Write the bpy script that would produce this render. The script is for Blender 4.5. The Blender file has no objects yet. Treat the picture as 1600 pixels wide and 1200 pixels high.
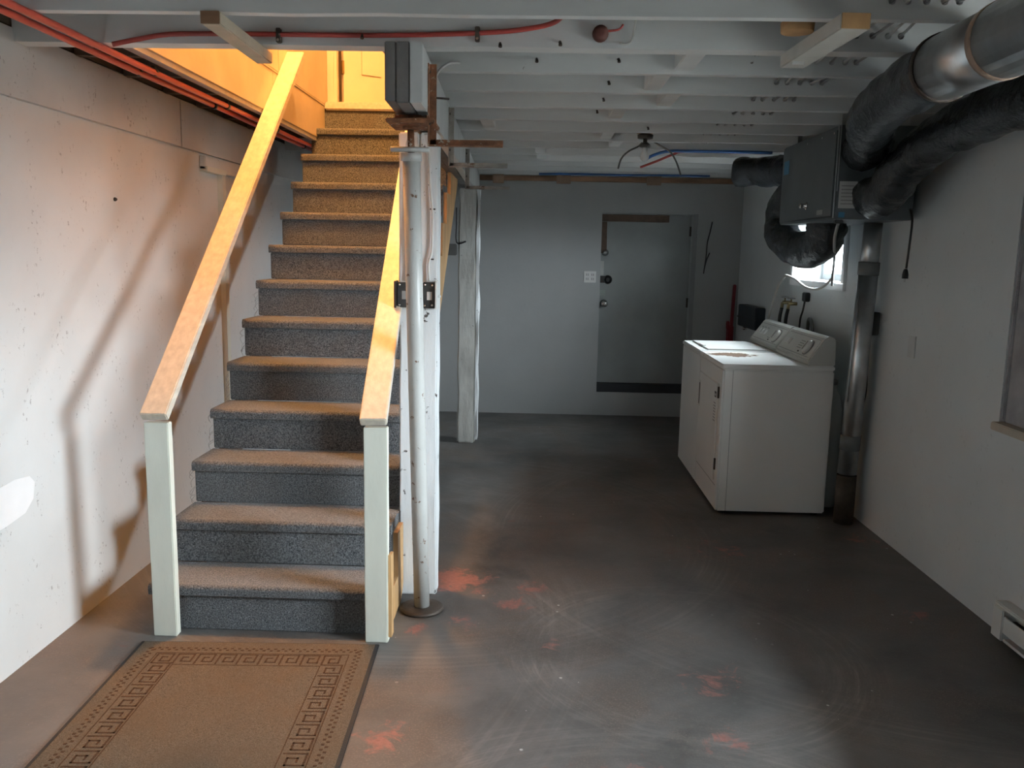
import bpy, bmesh, math, random
from mathutils import Vector, Matrix, noise
random.seed(7)
SC = bpy.context.scene
COL = SC.collection
PI = math.pi

# ------------------------------------------------------------------ camera
F_PX, YAW, PIT, ROLL, CAM_H = 1327.04, 0.0265, -0.1549, 0.0185, 1.5498
fw = Vector((-math.sin(YAW)*math.cos(PIT), math.cos(YAW)*math.cos(PIT), math.sin(PIT)))
r0 = Vector((math.cos(YAW), math.sin(YAW), 0)); u0 = r0.cross(fw)
rt = math.cos(ROLL)*r0 + math.sin(ROLL)*u0
up = -math.sin(ROLL)*r0 + math.cos(ROLL)*u0
cam_d = bpy.data.cameras.new('camera'); cam = bpy.data.objects.new('camera', cam_d); COL.objects.link(cam)
cam_d.sensor_width = 36.0; cam_d.lens = F_PX*36.0/1600.0; cam_d.clip_start = 0.05; cam_d.clip_end = 100
m3 = Matrix((rt, up, -fw)).transposed()
cam.matrix_world = Matrix.Translation((0, 0, CAM_H)) @ m3.to_4x4()
SC.camera = cam

# ------------------------------------------------------------------ daylight, exposure
world = bpy.data.worlds.new('overcast_sky'); SC.world = world; world.use_nodes = True
bg = world.node_tree.nodes['Background']
bg.inputs['Color'].default_value = (0.83, 0.935, 1.0, 1)
# overcast sky: brightest overhead, a third of that at the horizon (CIE overcast), dull ground below it
_wt = world.node_tree; _tc = _wt.nodes.new('ShaderNodeTexCoord'); _sx = _wt.nodes.new('ShaderNodeSeparateXYZ'); _rp = _wt.nodes.new('ShaderNodeValToRGB')
_mr = _wt.nodes.new('ShaderNodeMapRange'); _mr.inputs[1].default_value = -1; _mr.inputs[2].default_value = 1
_wt.links.new(_tc.outputs['Generated'], _sx.inputs[0]); _wt.links.new(_sx.outputs[2], _mr.inputs[0]); _wt.links.new(_mr.outputs[0], _rp.inputs[0])
_e = _rp.color_ramp.elements; _e[0].position = .49; _e[0].color = (.12,.12,.12,1); _e[1].position = 1.0; _e[1].color = (1,1,1,1)
_m = _e.new(.50); _m.color = (.333,.333,.333,1)
_ml = _wt.nodes.new('ShaderNodeMath'); _ml.operation = 'MULTIPLY'; _wt.links.new(_rp.outputs[0], _ml.inputs[0])
SKY_STRENGTH = 200
_ml.inputs[1].default_value = SKY_STRENGTH; _wt.links.new(_ml.outputs[0], bg.inputs['Strength'])
SC.view_settings.view_transform = 'Standard'; SC.view_settings.look = 'None'
SC.view_settings.gamma = 1.0; SC.view_settings.use_curve_mapping = False
SC.view_settings.exposure = 0.0
SC.cycles.use_denoising = True
SC.cycles.max_bounces = 14; SC.cycles.diffuse_bounces = 8; SC.cycles.glossy_bounces = 4
SC.cycles.transparent_max_bounces = 12
SC.cycles.caustics_reflective = False; SC.cycles.caustics_refractive = False
SC.cycles.sample_clamp_indirect = 6.0

def portal(name, loc, rot, sx, sy):
    l = bpy.data.lights.new(name, 'AREA'); l.shape = 'RECTANGLE'; l.size = sx; l.size_y = sy
    l.cycles.is_portal = True
    o = bpy.data.objects.new(name, l); COL.objects.link(o); o.location = loc; o.rotation_euler = rot
    return o

# ------------------------------------------------------------------ key dimensions (metres)
XL, YB, ZJ = -1.873, 8.10, 2.245            # left wall face, back wall face, underside of joists
YF = -1.3                                   # wall behind the photographer
def RW(y): return 1.98 - 0.017*(y-3.4)      # right wall face (runs slightly out of square)
JH = 0.235; JT = 0.038                      # joist depth, thickness
ZF2 = 2.54                                  # upstairs floor
SX0, SX1 = -1.54, -0.55                     # stair width
Y1, GO, RI = 3.216, 0.2383, 0.1953          # first nosing, going, rise

# ------------------------------------------------------------------ materials
MATS = {}
def nd(nt, t, **kw):
    n = nt.nodes.new(t)
    for k, v in kw.items():
        if hasattr(n, k): setattr(n, k, v)
        else: n.inputs[k].default_value = v
    return n
def ramp(nt, src, p0, p1, c0=(0,0,0,1), c1=(1,1,1,1)):
    r = nt.nodes.new('ShaderNodeValToRGB'); e = r.color_ramp.elements
    e[0].position = p0; e[1].position = p1; e[0].color = c0; e[1].color = c1
    nt.links.new(src, r.inputs[0]); return r.outputs[0]
def mixc(nt, fac, a, b, mode='MIX'):
    m = nt.nodes.new('ShaderNodeMix'); m.data_type = 'RGBA'; m.blend_type = mode
    for sock, val in ((m.inputs[0], fac), (m.inputs[6], a), (m.inputs[7], b)):
        if hasattr(val, 'links'): nt.links.new(val, sock)
        elif isinstance(val, (int, float)): sock.default_value = val
        else: sock.default_value = (*val[:3], 1)
    return m.outputs[2]
def math_n(nt, op, a, b=None, clamp=False):
    m = nt.nodes.new('ShaderNodeMath'); m.operation = op; m.use_clamp = clamp
    for i, val in enumerate((a, b)):
        if val is None: continue
        if hasattr(val, 'links'): nt.links.new(val, m.inputs[i])
        else: m.inputs[i].default_value = val
    return m.outputs[0]
def noise_n(nt, vec, scale, detail=4, rough=.55, dist=0):
    n = nd(nt, 'ShaderNodeTexNoise', Scale=scale, Detail=detail, Roughness=rough, Distortion=dist)
    nt.links.new(vec, n.inputs['Vector']); return n.outputs[0]
def coords(nt, scale=(1,1,1), kind='Object'):
    tc = nt.nodes.new('ShaderNodeTexCoord'); mp = nt.nodes.new('ShaderNodeMapping')
    mp.inputs['Scale'].default_value = scale
    nt.links.new(tc.outputs[kind], mp.inputs['Vector']); return mp.outputs[0]
def M(name, col, rough=.6, metal=0., var=.12, vs=6., bump=.15, bs=60., stretch=(1,1,1), chip=None, chip_amt=.62, chip_s=14.,
      scuff=None, spec=.5, emit=None, coat=0., bd=.004):
    if name in MATS: return MATS[name]
    m = bpy.data.materials.new(name); m.use_nodes = True; nt = m.node_tree
    b = nt.nodes['Principled BSDF']; v = coords(nt, stretch)
    n = noise_n(nt, v, vs, 5)
    lo = tuple(max(0, c*(1-var)) for c in col); hi = tuple(min(1, c*(1+var)) for c in col)
    c = ramp(nt, n, .3, .7, (*lo, 1), (*hi, 1))
    if chip:
        v1 = coords(nt)
        k = ramp(nt, noise_n(nt, v1, chip_s, 6, .65), chip_amt, chip_amt+.03)
        c = mixc(nt, k, c, chip)
    if scuff:
        v2 = coords(nt, (1, 1, .8))
        w = noise_n(nt, v2, 9, 2); k2 = noise_n(nt, v2, 55, 3, .7)
        k = math_n(nt, 'MULTIPLY', ramp(nt, w, .53, .62), ramp(nt, k2, .59, .66))
        c = mixc(nt, math_n(nt, 'MULTIPLY', k, scuff[3] if len(scuff) > 3 else .5), c, scuff)
    nt.links.new(c, b.inputs['Base Color'])
    b.inputs['Roughness'].default_value = rough; b.inputs['Metallic'].default_value = metal
    b.inputs['Specular IOR Level'].default_value = spec
    if coat: b.inputs['Coat Weight'].default_value = coat
    if bump:
        bn = nt.nodes.new('ShaderNodeBump'); bn.inputs['Strength'].default_value = bump; bn.inputs['Distance'].default_value = bd
        nt.links.new(noise_n(nt, v, bs, 6, .6), bn.inputs['Height']); nt.links.new(bn.outputs[0], b.inputs['Normal'])
    if emit:
        b.inputs['Emission Color'].default_value = (*emit[:3], 1); b.inputs['Emission Strength'].default_value = emit[3]
    MATS[name] = m; return m

wall_w  = M('painted_wall', (.635,.65,.645), .55, var=.05, vs=2.5, bump=.12, bs=25, scuff=(.12,.11,.10,.6), bd=.006)
board_w = M('stained_white_board', (.60,.595,.58), .6, var=.08, vs=3, bump=.25, bs=20, chip=(.12,.11,.105), chip_amt=.66, chip_s=5, scuff=(.10,.09,.08,.6))
wall_r  = M('painted_right_wall', (.645,.675,.68), .5, var=.05, vs=2, bump=.2, bs=14, bd=.006, scuff=(.25,.25,.24,.25))
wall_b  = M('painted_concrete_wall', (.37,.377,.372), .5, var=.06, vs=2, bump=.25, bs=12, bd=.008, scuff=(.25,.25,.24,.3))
joist_w = M('painted_joist', (.75,.77,.765), .6, var=.10, vs=5, bump=.2, bs=30, stretch=(.25,1,1), chip=(.16,.13,.11), chip_amt=.72, chip_s=9)
post_w  = M('chipped_white_post', (.74,.76,.77), .5, var=.06, vs=9, bump=.5, bs=26, stretch=(1,1,.25), chip=(.07,.06,.055), chip_amt=.64, chip_s=20, bd=.006)
post_g  = M('grey_rough_post', (.50,.50,.47), .7, var=.18, vs=14, bump=.7, bs=40, stretch=(1,1,.3), chip=(.10,.095,.09), chip_amt=.68, chip_s=20, bd=.006)
pipe_w  = M('chipped_white_pipe', (.50,.50,.48), .38, var=.06, vs=10, bump=.3, bs=40, chip=(.18,.10,.06), chip_amt=.63, chip_s=30)
pine    = M('worn_pine', (.59,.55,.47), .42, var=.14, vs=7, bump=.15, bs=30, stretch=(6,.6,6))
newel_w = M('pale_grey_newel', (.66,.67,.59), .5, var=.07, vs=8, bump=.2, bs=40, stretch=(1,1,.3), chip=(.30,.28,.24), chip_amt=.73, chip_s=20)
rust    = M('rusted_steel', (.20,.085,.04), .75, .35, var=.5, vs=30, bump=.5, bs=120, chip=(.42,.38,.32), chip_amt=.60, chip_s=45)
darkst  = M('dark_rusty_steel', (.07,.055,.045), .6, .5, var=.3, vs=20, bump=.4, bs=90)
beam_g  = M('grey_beam_ply', (.42,.42,.41), .7, var=.14, vs=9, bump=.4, bs=30, chip=(.13,.12,.11), chip_amt=.68)
beam_d  = M('dark_beam_ply', (.15,.145,.14), .75, var=.2, vs=9, bump=.4, bs=30)
raw_w   = M('raw_brown_wood', (.22,.12,.065), .7, var=.3, vs=12, bump=.3, bs=40, stretch=(.3,1,1))
raw_o   = M('raw_plywood', (.52,.31,.14), .6, var=.2, vs=12, bump=.2, bs=40, stretch=(1,1,.4))
dark_w  = M('dark_subfloor', (.11,.075,.05), .8, var=.3, vs=8, bump=.3, bs=30)
red_pex = M('red_pex', (.55,.085,.055), .35, var=.06, bump=0)
red_dk  = M('dull_red_pex', (.33,.05,.04), .4, var=.06, bump=0)
blue_pex= M('blue_pex', (.035,.11,.30), .35, var=.06, bump=0)
blk     = M('black_plastic', (.014,.014,.015), .4, var=.1, bump=0)
blk_rub = M('black_rubber', (.02,.02,.021), .75, var=.15, bump=.4, bs=150)
cab_w   = M('white_cable', (.62,.61,.58), .5, var=.06, bump=0)
cab_g   = M('grey_cable', (.30,.30,.29), .5, var=.06, bump=0)
galv    = M('galvanised_steel', (.50,.52,.53), .32, .9, var=.25, vs=7, bump=.15, bs=12)
chrome  = M('chrome', (.7,.7,.7), .15, 1., var=.05, bump=0)
brass   = M('dull_brass', (.35,.28,.15), .35, .9, var=.2, bump=.1)
bagm    = M('black_plastic_wrap', (.018,.022,.026), .24, var=.3, vs=6, bump=.9, bs=16, bd=.02)
unit_m  = M('dark_grey_sheet_metal', (.12,.135,.142), .45, .3, var=.08, bump=.05)
label_w = M('white_label', (.62,.62,.60), .5, var=.03, bump=0)
label_b = M('blue_label', (.05,.20,.35), .5, var=.03, bump=0)
enamel  = M('white_enamel', (.82,.825,.80), .28, var=.03, vs=3, bump=.03, bs=30, coat=.3)
enam_g  = M('grey_console_plastic', (.60,.60,.56), .4, var=.04, bump=.03)
ink     = M('dark_print', (.03,.03,.03), .5, var=.05, bump=0)
ink_g   = M('grey_print', (.28,.28,.27), .5, var=.05, bump=0)
plate_w = M('white_plastic_plate', (.72,.72,.70), .4, var=.03, bump=0)
door_g  = M('grey_painted_door', (.27,.285,.28), .5, var=.08, vs=4, bump=.15, bs=20)
door_w  = M('white_panel_door', (.66,.61,.53), .4, var=.03, bump=.05)
shaft_m = M('tan_painted_panel', (.60,.525,.41), .5, var=.10, vs=4, bump=.2, bs=30)
conc_g  = M('rough_grey_concrete', (.36,.35,.36), .85, var=.22, vs=9, bump=.6, bs=25, bd=.01)
wood_s  = M('pale_sill_wood', (.45,.40,.33), .6, var=.15, bump=.2)
vinyl   = M('white_vinyl', (.80,.81,.82), .35, var=.02, bump=0)
heat_w  = M('heater_white', (.68,.69,.67), .4, var=.04, bump=.03)
bulb_m  = M('frosted_bulb', (.80,.80,.78), .25, var=.02, bump=0)
tank_m  = M('white_poly_tank', (.55,.57,.56), .45, var=.05, bump=.05)
red_pl  = M('red_paint_metal', (.22,.02,.03), .45, .2, var=.2, bump=.1)
card    = M('brown_cardboard', (.20,.125,.08), .8, var=.2, bump=.2)

def glass_mat():
    m = bpy.data.materials.new('window_glass'); m.use_nodes = True; nt = m.node_tree
    for n in list(nt.nodes): nt.nodes.remove(n)
    o = nt.nodes.new('ShaderNodeOutputMaterial'); t = nt.nodes.new('ShaderNodeBsdfTransparent'); g = nt.nodes.new('ShaderNodeBsdfGlossy')
    g.inputs['Roughness'].default_value = .02; x = nt.nodes.new('ShaderNodeMixShader'); x.inputs[0].default_value = .05; nt.links.new(t.outputs[0], x.inputs[1]); nt.links.new(g.outputs[0], x.inputs[2])
    nt.links.new(x.outputs[0], o.inputs[0]); return m
glass = glass_mat()

def carpet_mat():
    m = bpy.data.materials.new('grey_loop_carpet'); m.use_nodes = True; nt = m.node_tree; b = nt.nodes['Principled BSDF']
    v = coords(nt)
    n = noise_n(nt, v, 170, 3, .75); n2 = noise_n(nt, v, 5, 4); n3 = noise_n(nt, v, 230, 2, .6)
    c = ramp(nt, n, .36, .66, (.022,.026,.030,1), (.20,.21,.222,1))
    c = mixc(nt, ramp(nt, n3, .60, .70), c, (.30,.31,.32))
    c = mixc(nt, math_n(nt, 'MULTIPLY', ramp(nt, n2, .45, .7), .3), c, (.10,.085,.07))
    nt.links.new(c, b.inputs['Base Color']); b.inputs['Roughness'].default_value = .95
    b.inputs['Specular IOR Level'].default_value = .1; b.inputs['Sheen Weight'].default_value = .25
    bn = nt.nodes.new('ShaderNodeBump'); bn.inputs['Strength'].default_value = .9; bn.inputs['Distance'].default_value = .004
    nt.links.new(n, bn.inputs['Height']); nt.links.new(bn.outputs[0], b.inputs['Normal']); return m
carpet = carpet_mat()

def floor_mat():
    m = bpy.data.materials.new('worn_painted_concrete_floor'); m.use_nodes = True; nt = m.node_tree; b = nt.nodes['Principled BSDF']
    v = coords(nt)
    n1 = noise_n(nt, v, 1.3, 6, .6, .4); n2 = noise_n(nt, v, 5.5, 7, .65, .5); n3 = noise_n(nt, v, 45, 5, .7); nb = noise_n(nt, v, 2.1, 5, .6, .8)
    c = ramp(nt, n1, .30, .70, (.050,.048,.046,1), (.155,.148,.142,1))
    c = mixc(nt, math_n(nt, 'MULTIPLY', ramp(nt, nb, .48, .66), .6), c, (.105,.078,.062))          # brown, paint worn thin
    c = mixc(nt, math_n(nt, 'MULTIPLY', ramp(nt, n2, .5, .72), .45), c, (.15,.14,.135))
    c = mixc(nt, math_n(nt, 'MULTIPLY', ramp(nt, n3, .56, .75), .35), c, (.19,.175,.16))
    # mop and scrub arcs: streaky noise laid out round a few centres
    vx = nt.nodes.new('ShaderNodeSeparateXYZ'); nt.links.new(v, vx.inputs[0])
    def polar(cx, cy):
        dx = math_n(nt, 'SUBTRACT', vx.outputs[0], cx); dy = math_n(nt, 'SUBTRACT', vx.outputs[1], cy)
        d = math_n(nt, 'SQRT', math_n(nt, 'ADD', math_n(nt, 'MULTIPLY', dx, dx), math_n(nt, 'MULTIPLY', dy, dy)))
        return d, math_n(nt, 'ARCTAN2', dy, dx)
    for (cx, cy, rad, wd, amt) in ((.62, 3.15, .62, .16, .55), (1.9, 4.6, 2.05, .22, .42), (-.55, 4.6, 1.55, .35, .38), (.35, 1.6, .95, .2, .4), (-2.2, 3.4, 2.3, .25, .3), (.2, 6.4, 1.2, .5, .25)):
        d, t = polar(cx, cy)
        cv = nt.nodes.new('ShaderNodeCombineXYZ'); nt.links.new(math_n(nt, 'MULTIPLY', d, 26.0), cv.inputs[0]); nt.links.new(math_n(nt, 'MULTIPLY', t, 1.3), cv.inputs[1]); cv.inputs[2].default_value = cx*7
        st_ = noise_n(nt, cv.outputs[0], 1.6, 5, .7)
        band = math_n(nt, 'SUBTRACT', 1.0, math_n(nt, 'DIVIDE', math_n(nt, 'ABSOLUTE', math_n(nt, 'SUBTRACT', d, rad)), wd), True)
        k = math_n(nt, 'MULTIPLY', math_n(nt, 'MULTIPLY', ramp(nt, st_, .47, .68), band), ramp(nt, n1, .35, .6))
        c = mixc(nt, math_n(nt, 'MULTIPLY', k, amt), c, (.30,.275,.25))
    # dusty speckle
    ng = noise_n(nt, v, 130, 3, .8)
    c = mixc(nt, math_n(nt, 'MULTIPLY', math_n(nt, 'MULTIPLY', ramp(nt, ng, .52, .66), ramp(nt, nb, .42, .6)), .5), c, (.26,.215,.18))
    # old red paint showing through, where the grey coat has come off
    tot = None
    for (cx, cy, r, s) in RED:
        dx = math_n(nt, 'SUBTRACT', vx.outputs[0], cx); dy = math_n(nt, 'SUBTRACT', vx.outputs[1], cy)
        d = math_n(nt, 'SQRT', math_n(nt, 'ADD', math_n(nt, 'MULTIPLY', dx, dx), math_n(nt, 'MULTIPLY', dy, dy)))
        k = math_n(nt, 'MULTIPLY', math_n(nt, 'SUBTRACT', 1.0, math_n(nt, 'DIVIDE', d, r), True), s)
        tot = k if tot is None else math_n(nt, 'MAXIMUM', tot, k)
    nr = noise_n(nt, v, 11, 7, .75, .6)
    k = math_n(nt, 'ADD', nr, math_n(nt, 'MULTIPLY', math_n(nt, 'SUBTRACT', tot, 1.0), .42))
    c = mixc(nt, math_n(nt, 'MULTIPLY', ramp(nt, k, .30, .42), .8), c, mixc(nt, n3, (.16,.045,.035), (.46,.21,.17)))
    nr2 = noise_n(nt, v, 3.3, 6, .7)
    c = mixc(nt, math_n(nt, 'MULTIPLY', ramp(nt, nr2, .64, .70), .45), c, (.17,.06,.045))
    # paint flecks
    vo = nd(nt, 'ShaderNodeTexVoronoi', Scale=15.0); nt.links.new(v, vo.inputs['Vector'])
    sep = nt.nodes.new('ShaderNodeSeparateColor'); nt.links.new(vo.outputs['Color'], sep.inputs[0])
    k = math_n(nt, 'MULTIPLY', math_n(nt, 'LESS_THAN', vo.outputs['Distance'], math_n(nt, 'MULTIPLY', sep.outputs[1], .11)), math_n(nt, 'GREATER_THAN', sep.outputs[0], .62))
    k = math_n(nt, 'MULTIPLY', k, ramp(nt, n1, .45, .6))
    c = mixc(nt, k, c, (.55,.54,.52))
    nt.links.new(c, b.inputs['Base Color'])
    rr = nt.nodes.new('ShaderNodeMapRange'); rr.inputs[3].default_value = .34; rr.inputs[4].default_value = .62
    nt.links.new(n2, rr.inputs[0]); nt.links.new(rr.outputs[0], b.inputs['Roughness'])
    bn = nt.nodes.new('ShaderNodeBump'); bn.inputs['Strength'].default_value = .25; bn.inputs['Distance'].default_value = .006
    nt.links.new(math_n(nt, 'ADD', n2, math_n(nt, 'MULTIPLY', n3, .4)), bn.inputs['Height']); nt.links.new(bn.outputs[0], b.inputs['Normal'])
    return m
RED = [(-.33,3.80,.30,1.0), (-.40,3.9,.22,1.0), (-.08,3.58,.16,.9), (0.02,3.75,.15,.9), (-.46,2.50,.18,.85), (-.30,3.35,.18,.7), (.68,2.96,.26,.7), (.64,2.56,.16,.8),
       (1.0,4.35,.42,.62), (1.72,3.6,.2,.75), (1.85,4.6,.3,.6), (.1,3.2,.12,.8), (-.45,3.30,.12,.8), (.35,2.35,.16,.7), (.0,5.2,.2,.5)]
floor_m = floor_mat()

def mat_field():
    m = bpy.data.materials.new('tan_woven_pile'); m.use_nodes = True; nt = m.node_tree; b = nt.nodes['Principled BSDF']
    v = coords(nt)
    n = noise_n(nt, v, 300, 3, .7); n2 = noise_n(nt, v, 4, 5, .6)
    c = ramp(nt, n, .35, .65, (.075,.060,.043,1), (.165,.134,.102,1))
    c = mixc(nt, math_n(nt, 'MULTIPLY', ramp(nt, n2, .45, .65), .45), c, (.12,.085,.055))
    nt.links.new(c, b.inputs['Base Color']); b.inputs['Roughness'].default_value = .95; b.inputs['Specular IOR Level'].default_value = .1
    bn = nt.nodes.new('ShaderNodeBump'); bn.inputs['Strength'].default_value = .6; bn.inputs['Distance'].default_value = .003
    nt.links.new(n, bn.inputs['Height']); nt.links.new(bn.outputs[0], b.inputs['Normal']); return m
mat_tan = mat_field()
mat_brn = M('brown_woven_pattern', (.075,.045,.028), .95, var=.35, vs=300, bump=.4, bs=300, spec=.1)

def rust_top_mat():
    m = bpy.data.materials.new('white_enamel_rusted_patch'); m.use_nodes = True; nt = m.node_tree; b = nt.nodes['Principled BSDF']
    tc = nt.nodes.new('ShaderNodeTexCoord'); v = tc.outputs['Object']
    s = nt.nodes.new('ShaderNodeSeparateXYZ'); nt.links.new(v, s.inputs[0])
    # the patch lies on the top near its far edge (object space, metres from the dryer's base)
    dx = math_n(nt, 'DIVIDE', math_n(nt, 'SUBTRACT', s.outputs[0], -.165), .17); dy = math_n(nt, 'DIVIDE', math_n(nt, 'SUBTRACT', s.outputs[1], .165), .15)
    d = math_n(nt, 'SQRT', math_n(nt, 'ADD', math_n(nt, 'MULTIPLY', dx, dx), math_n(nt, 'MULTIPLY', dy, dy)))
    n = noise_n(nt, v, 17, 7, .72, .3); n2 = noise_n(nt, v, 60, 4, .7)
    k = math_n(nt, 'ADD', math_n(nt, 'SUBTRACT', 1.0, d), math_n(nt, 'MULTIPLY', math_n(nt, 'SUBTRACT', n, .5), 2.2))
    halo = ramp(nt, k, -.1+.1, .30); core = ramp(nt, k, .22, .30)
    c = mixc(nt, math_n(nt, 'MULTIPLY', halo, .55), (.82,.825,.80), (.60,.54,.38))
    c = mixc(nt, core, c, mixc(nt, n2, (.05,.025,.012), (.19,.10,.05)))
    nt.links.new(c, b.inputs['Base Color'])
    r = mixc(nt, core, (.28,.28,.28), (.8,.8,.8)); nt.links.new(r, b.inputs['Roughness'])
    return m
rust_top = rust_top_mat()

# ------------------------------------------------------------------ mesh building
ORG = {}
def new_empty(name, loc, label, cat, group=None):
    o = bpy.data.objects.new(name, None); COL.objects.link(o); o.location = loc; o.empty_display_size = .1
    ORG[o] = Vector(loc); o['label'] = label; o['category'] = cat
    if group: o['group'] = group
    return o
def tag(o, label, cat, group=None):
    o['label'] = label; o['category'] = cat
    if group: o['group'] = group
    return o

class MB:
    def __init__(s): s.v = []; s.f = []; s.sm = []
    def add(s, vs, fs, smooth=False):
        b = len(s.v); s.v += [Vector(p) for p in vs]
        for f in fs: s.f.append([i+b for i in f]); s.sm.append(smooth)
        return s
    def box(s, a, b):
        x0,y0,z0 = [min(p,q) for p,q in zip(a,b)]; x1,y1,z1 = [max(p,q) for p,q in zip(a,b)]
        return s.add([(x0,y0,z0),(x1,y0,z0),(x1,y1,z0),(x0,y1,z0),(x0,y0,z1),(x1,y0,z1),(x1,y1,z1),(x0,y1,z1)],
                     [(0,3,2,1),(4,5,6,7),(0,1,5,4),(1,2,6,5),(2,3,7,6),(3,0,4,7)])
    def bar(s, p, q, w, h, upv=(0,0,1)):
        p, q = Vector(p), Vector(q); d = (q-p).normalized(); sd = d.cross(Vector(upv)).normalized(); u = sd.cross(d).normalized()
        c = []
        for e in (p, q):
            for a, b in ((-1,-1),(1,-1),(1,1),(-1,1)): c.append(e + sd*a*w/2 + u*b*h/2)
        return s.add(c, [(0,3,2,1),(4,5,6,7),(0,1,5,4),(1,2,6,5),(2,3,7,6),(3,0,4,7)])
    def prism(s, poly, axis, a, b):
        # poly: 2D points in the plane of the two other axes (in x,y,z order)
        def mk(p, t):
            return {'x':(t,p[0],p[1]), 'y':(p[0],t,p[1]), 'z':(p[0],p[1],t)}[axis]
        n = len(poly); vs = [mk(p,a) for p in poly]+[mk(p,b) for p in poly]
        fs = [list(range(n)), list(range(2*n-1, n-1, -1))]+[(i, n+i, n+(i+1)%n, (i+1)%n) for i in range(n)]
        return s.add(vs, fs)
    def tube(s, path, r, n=10, cap=True, wr=0., wf=9.):
        P = [Vector(p) for p in path]; k = len(P); rr = r if isinstance(r, (list, tuple)) else [r]*k
        t0 = (P[1]-P[0]).normalized(); ref = Vector((0,0,1)) if abs(t0.z) < .9 else Vector((1,0,0))
        u = t0.cross(ref).normalized(); rings = []; vs = []
        for i in range(k):
            t = (P[min(i+1,k-1)]-P[max(i-1,0)]).normalized()
            u = (u - t*u.dot(t)).normalized(); w = t.cross(u)
            for j in range(n):
                a = 2*PI*j/n; dr = u*math.cos(a)+w*math.sin(a); q = P[i]+dr*rr[i]
                if wr: q = q + dr*(wr*noise.noise(q*wf)+.5*wr*noise.noise(q*wf*2.7))
                vs.append(q)
        fs = [(i*n+j, i*n+(j+1)%n, (i+1)*n+(j+1)%n, (i+1)*n+j) for i in range(k-1) for j in range(n)]
        s.add(vs, fs, True)
        if cap:
            b = len(s.v)-len(vs); s.f += [[b+j for j in range(n-1,-1,-1)], [b+(k-1)*n+j for j in range(n)]]; s.sm += [False, False]
        return s
    def lathe(s, prof, c, d=(0,0,1), n=16):
        # prof: (radius, height along d)
        d = Vector(d).normalized(); ref = Vector((0,0,1)) if abs(d.z) < .9 else Vector((1,0,0)); u = d.cross(ref).normalized(); w = d.cross(u)
        c = Vector(c); vs = []; k = len(prof)
        for r, h in prof:
            for j in range(n):
                a = 2*PI*j/n; vs.append(c+d*h+(u*math.cos(a)+w*math.sin(a))*max(r,1e-4))
        fs = [(i*n+j, i*n+(j+1)%n, (i+1)*n+(j+1)%n, (i+1)*n+j) for i in range(k-1) for j in range(n)]
        fs = [f[::-1] for f in fs] if prof[-1][1] < prof[0][1] else fs
        s.add(vs, fs, True); b = len(s.v)-len(vs)
        s.f += [[b+j for j in range(n-1,-1,-1)], [b+(k-1)*n+j for j in range(n)]]; s.sm += [False, False]
        return s
    def build(s, name, mat, parent=None, bevel=0., seg=2, origin=None, jitter=0.):
        me = bpy.data.meshes.new(name)
        if parent is not None: og = ORG[parent]
        elif origin is not None: og = Vector(origin)
        else:
            xs=[p.x for p in s.v]; ys=[p.y for p in s.v]; zs=[p.z for p in s.v]
            og = Vector(((min(xs)+max(xs))/2, (min(ys)+max(ys))/2, min(zs)))
        me.from_pydata([tuple(p-og) for p in s.v], [], s.f); me.update()
        for p, q in zip(me.polygons, s.sm): p.use_smooth = q
        bm = bmesh.new(); bm.from_mesh(me)
        bmesh.ops.recalc_face_normals(bm, faces=bm.faces)
        if bevel:
            es = [e for e in bm.edges if len(e.link_faces) == 2 and e.calc_face_angle(0) > .6]
            bmesh.ops.bevel(bm, geom=es, offset=bevel, segments=seg, affect='EDGES', clamp_overlap=True)
        if jitter:
            for vv in bm.verts:
                q = vv.co+og
                vv.co += Vector((noise.noise(q*7), noise.noise(q*7+Vector((9,3,1))), 0))*jitter
        bm.to_mesh(me); bm.free(); me.materials.append(mat)
        o = bpy.data.objects.new(name, me); COL.objects.link(o)
        if parent is not None: o.parent = parent; ORG[o] = ORG[parent]
        else: o.location = og; ORG[o] = og
        return o

def spline(pts, n=6):
    P = [Vector(p) for p in pts]; out = []
    for i in range(len(P)-1):
        a, b, c, d = P[max(i-1,0)], P[i], P[i+1], P[min(i+2,len(P)-1)]
        for k in range(n):
            t = k/n
            out.append(.5*((2*b)+(c-a)*t+(2*a-5*b+4*c-d)*t*t+(3*b-a-3*c+d)*t**3))
    out.append(P[-1]); return out
def structure(o): o['kind'] = 'structure'; return o
def rough_plank(mb, a, b, nseg=10, amp=.004, seed=0.):
    # a long upright or lying board with slightly wandering edges; a,b opposite corners, cut along its longest axis
    a = [min(p,q) for p,q in zip(a,b)]; b = [max(p,q) for p,q in zip(a,b)] if False else b
    lo = [min(p,q) for p,q in zip(a,b)]; hi = [max(p,q) for p,q in zip(a,b)]
    ax = max(range(3), key=lambda i: hi[i]-lo[i]); o1, o2 = [i for i in range(3) if i != ax]
    vs = []; 
    for k in range(nseg+1):
        t = lo[ax]+(hi[ax]-lo[ax])*k/nseg
        for i, (c1, c2) in enumerate(((lo[o1],lo[o2]),(hi[o1],lo[o2]),(hi[o1],hi[o2]),(lo[o1],hi[o2]))):
            p = [0,0,0]; p[ax] = t
            p[o1] = c1+amp*noise.noise(Vector((t*4+seed, i*3.1, 1))); p[o2] = c2+amp*noise.noise(Vector((t*4+seed, i*3.1, 7)))
            vs.append(p)
    fs = [(k*4+j, k*4+(j+1)%4, (k+1)*4+(j+1)%4, (k+1)*4+j) for k in range(nseg) for j in range(4)]
    fs += [(3,2,1,0), tuple(nseg*4+j for j in range(4))]
    mb.add(vs, fs); return mb
# ================================================================== THE SETTING
structure(MB().box((XL-.3, YF-.3, -.1), (2.5, YB+.4, 0)).build('floor', floor_m, origin=(0,0,0)))

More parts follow.
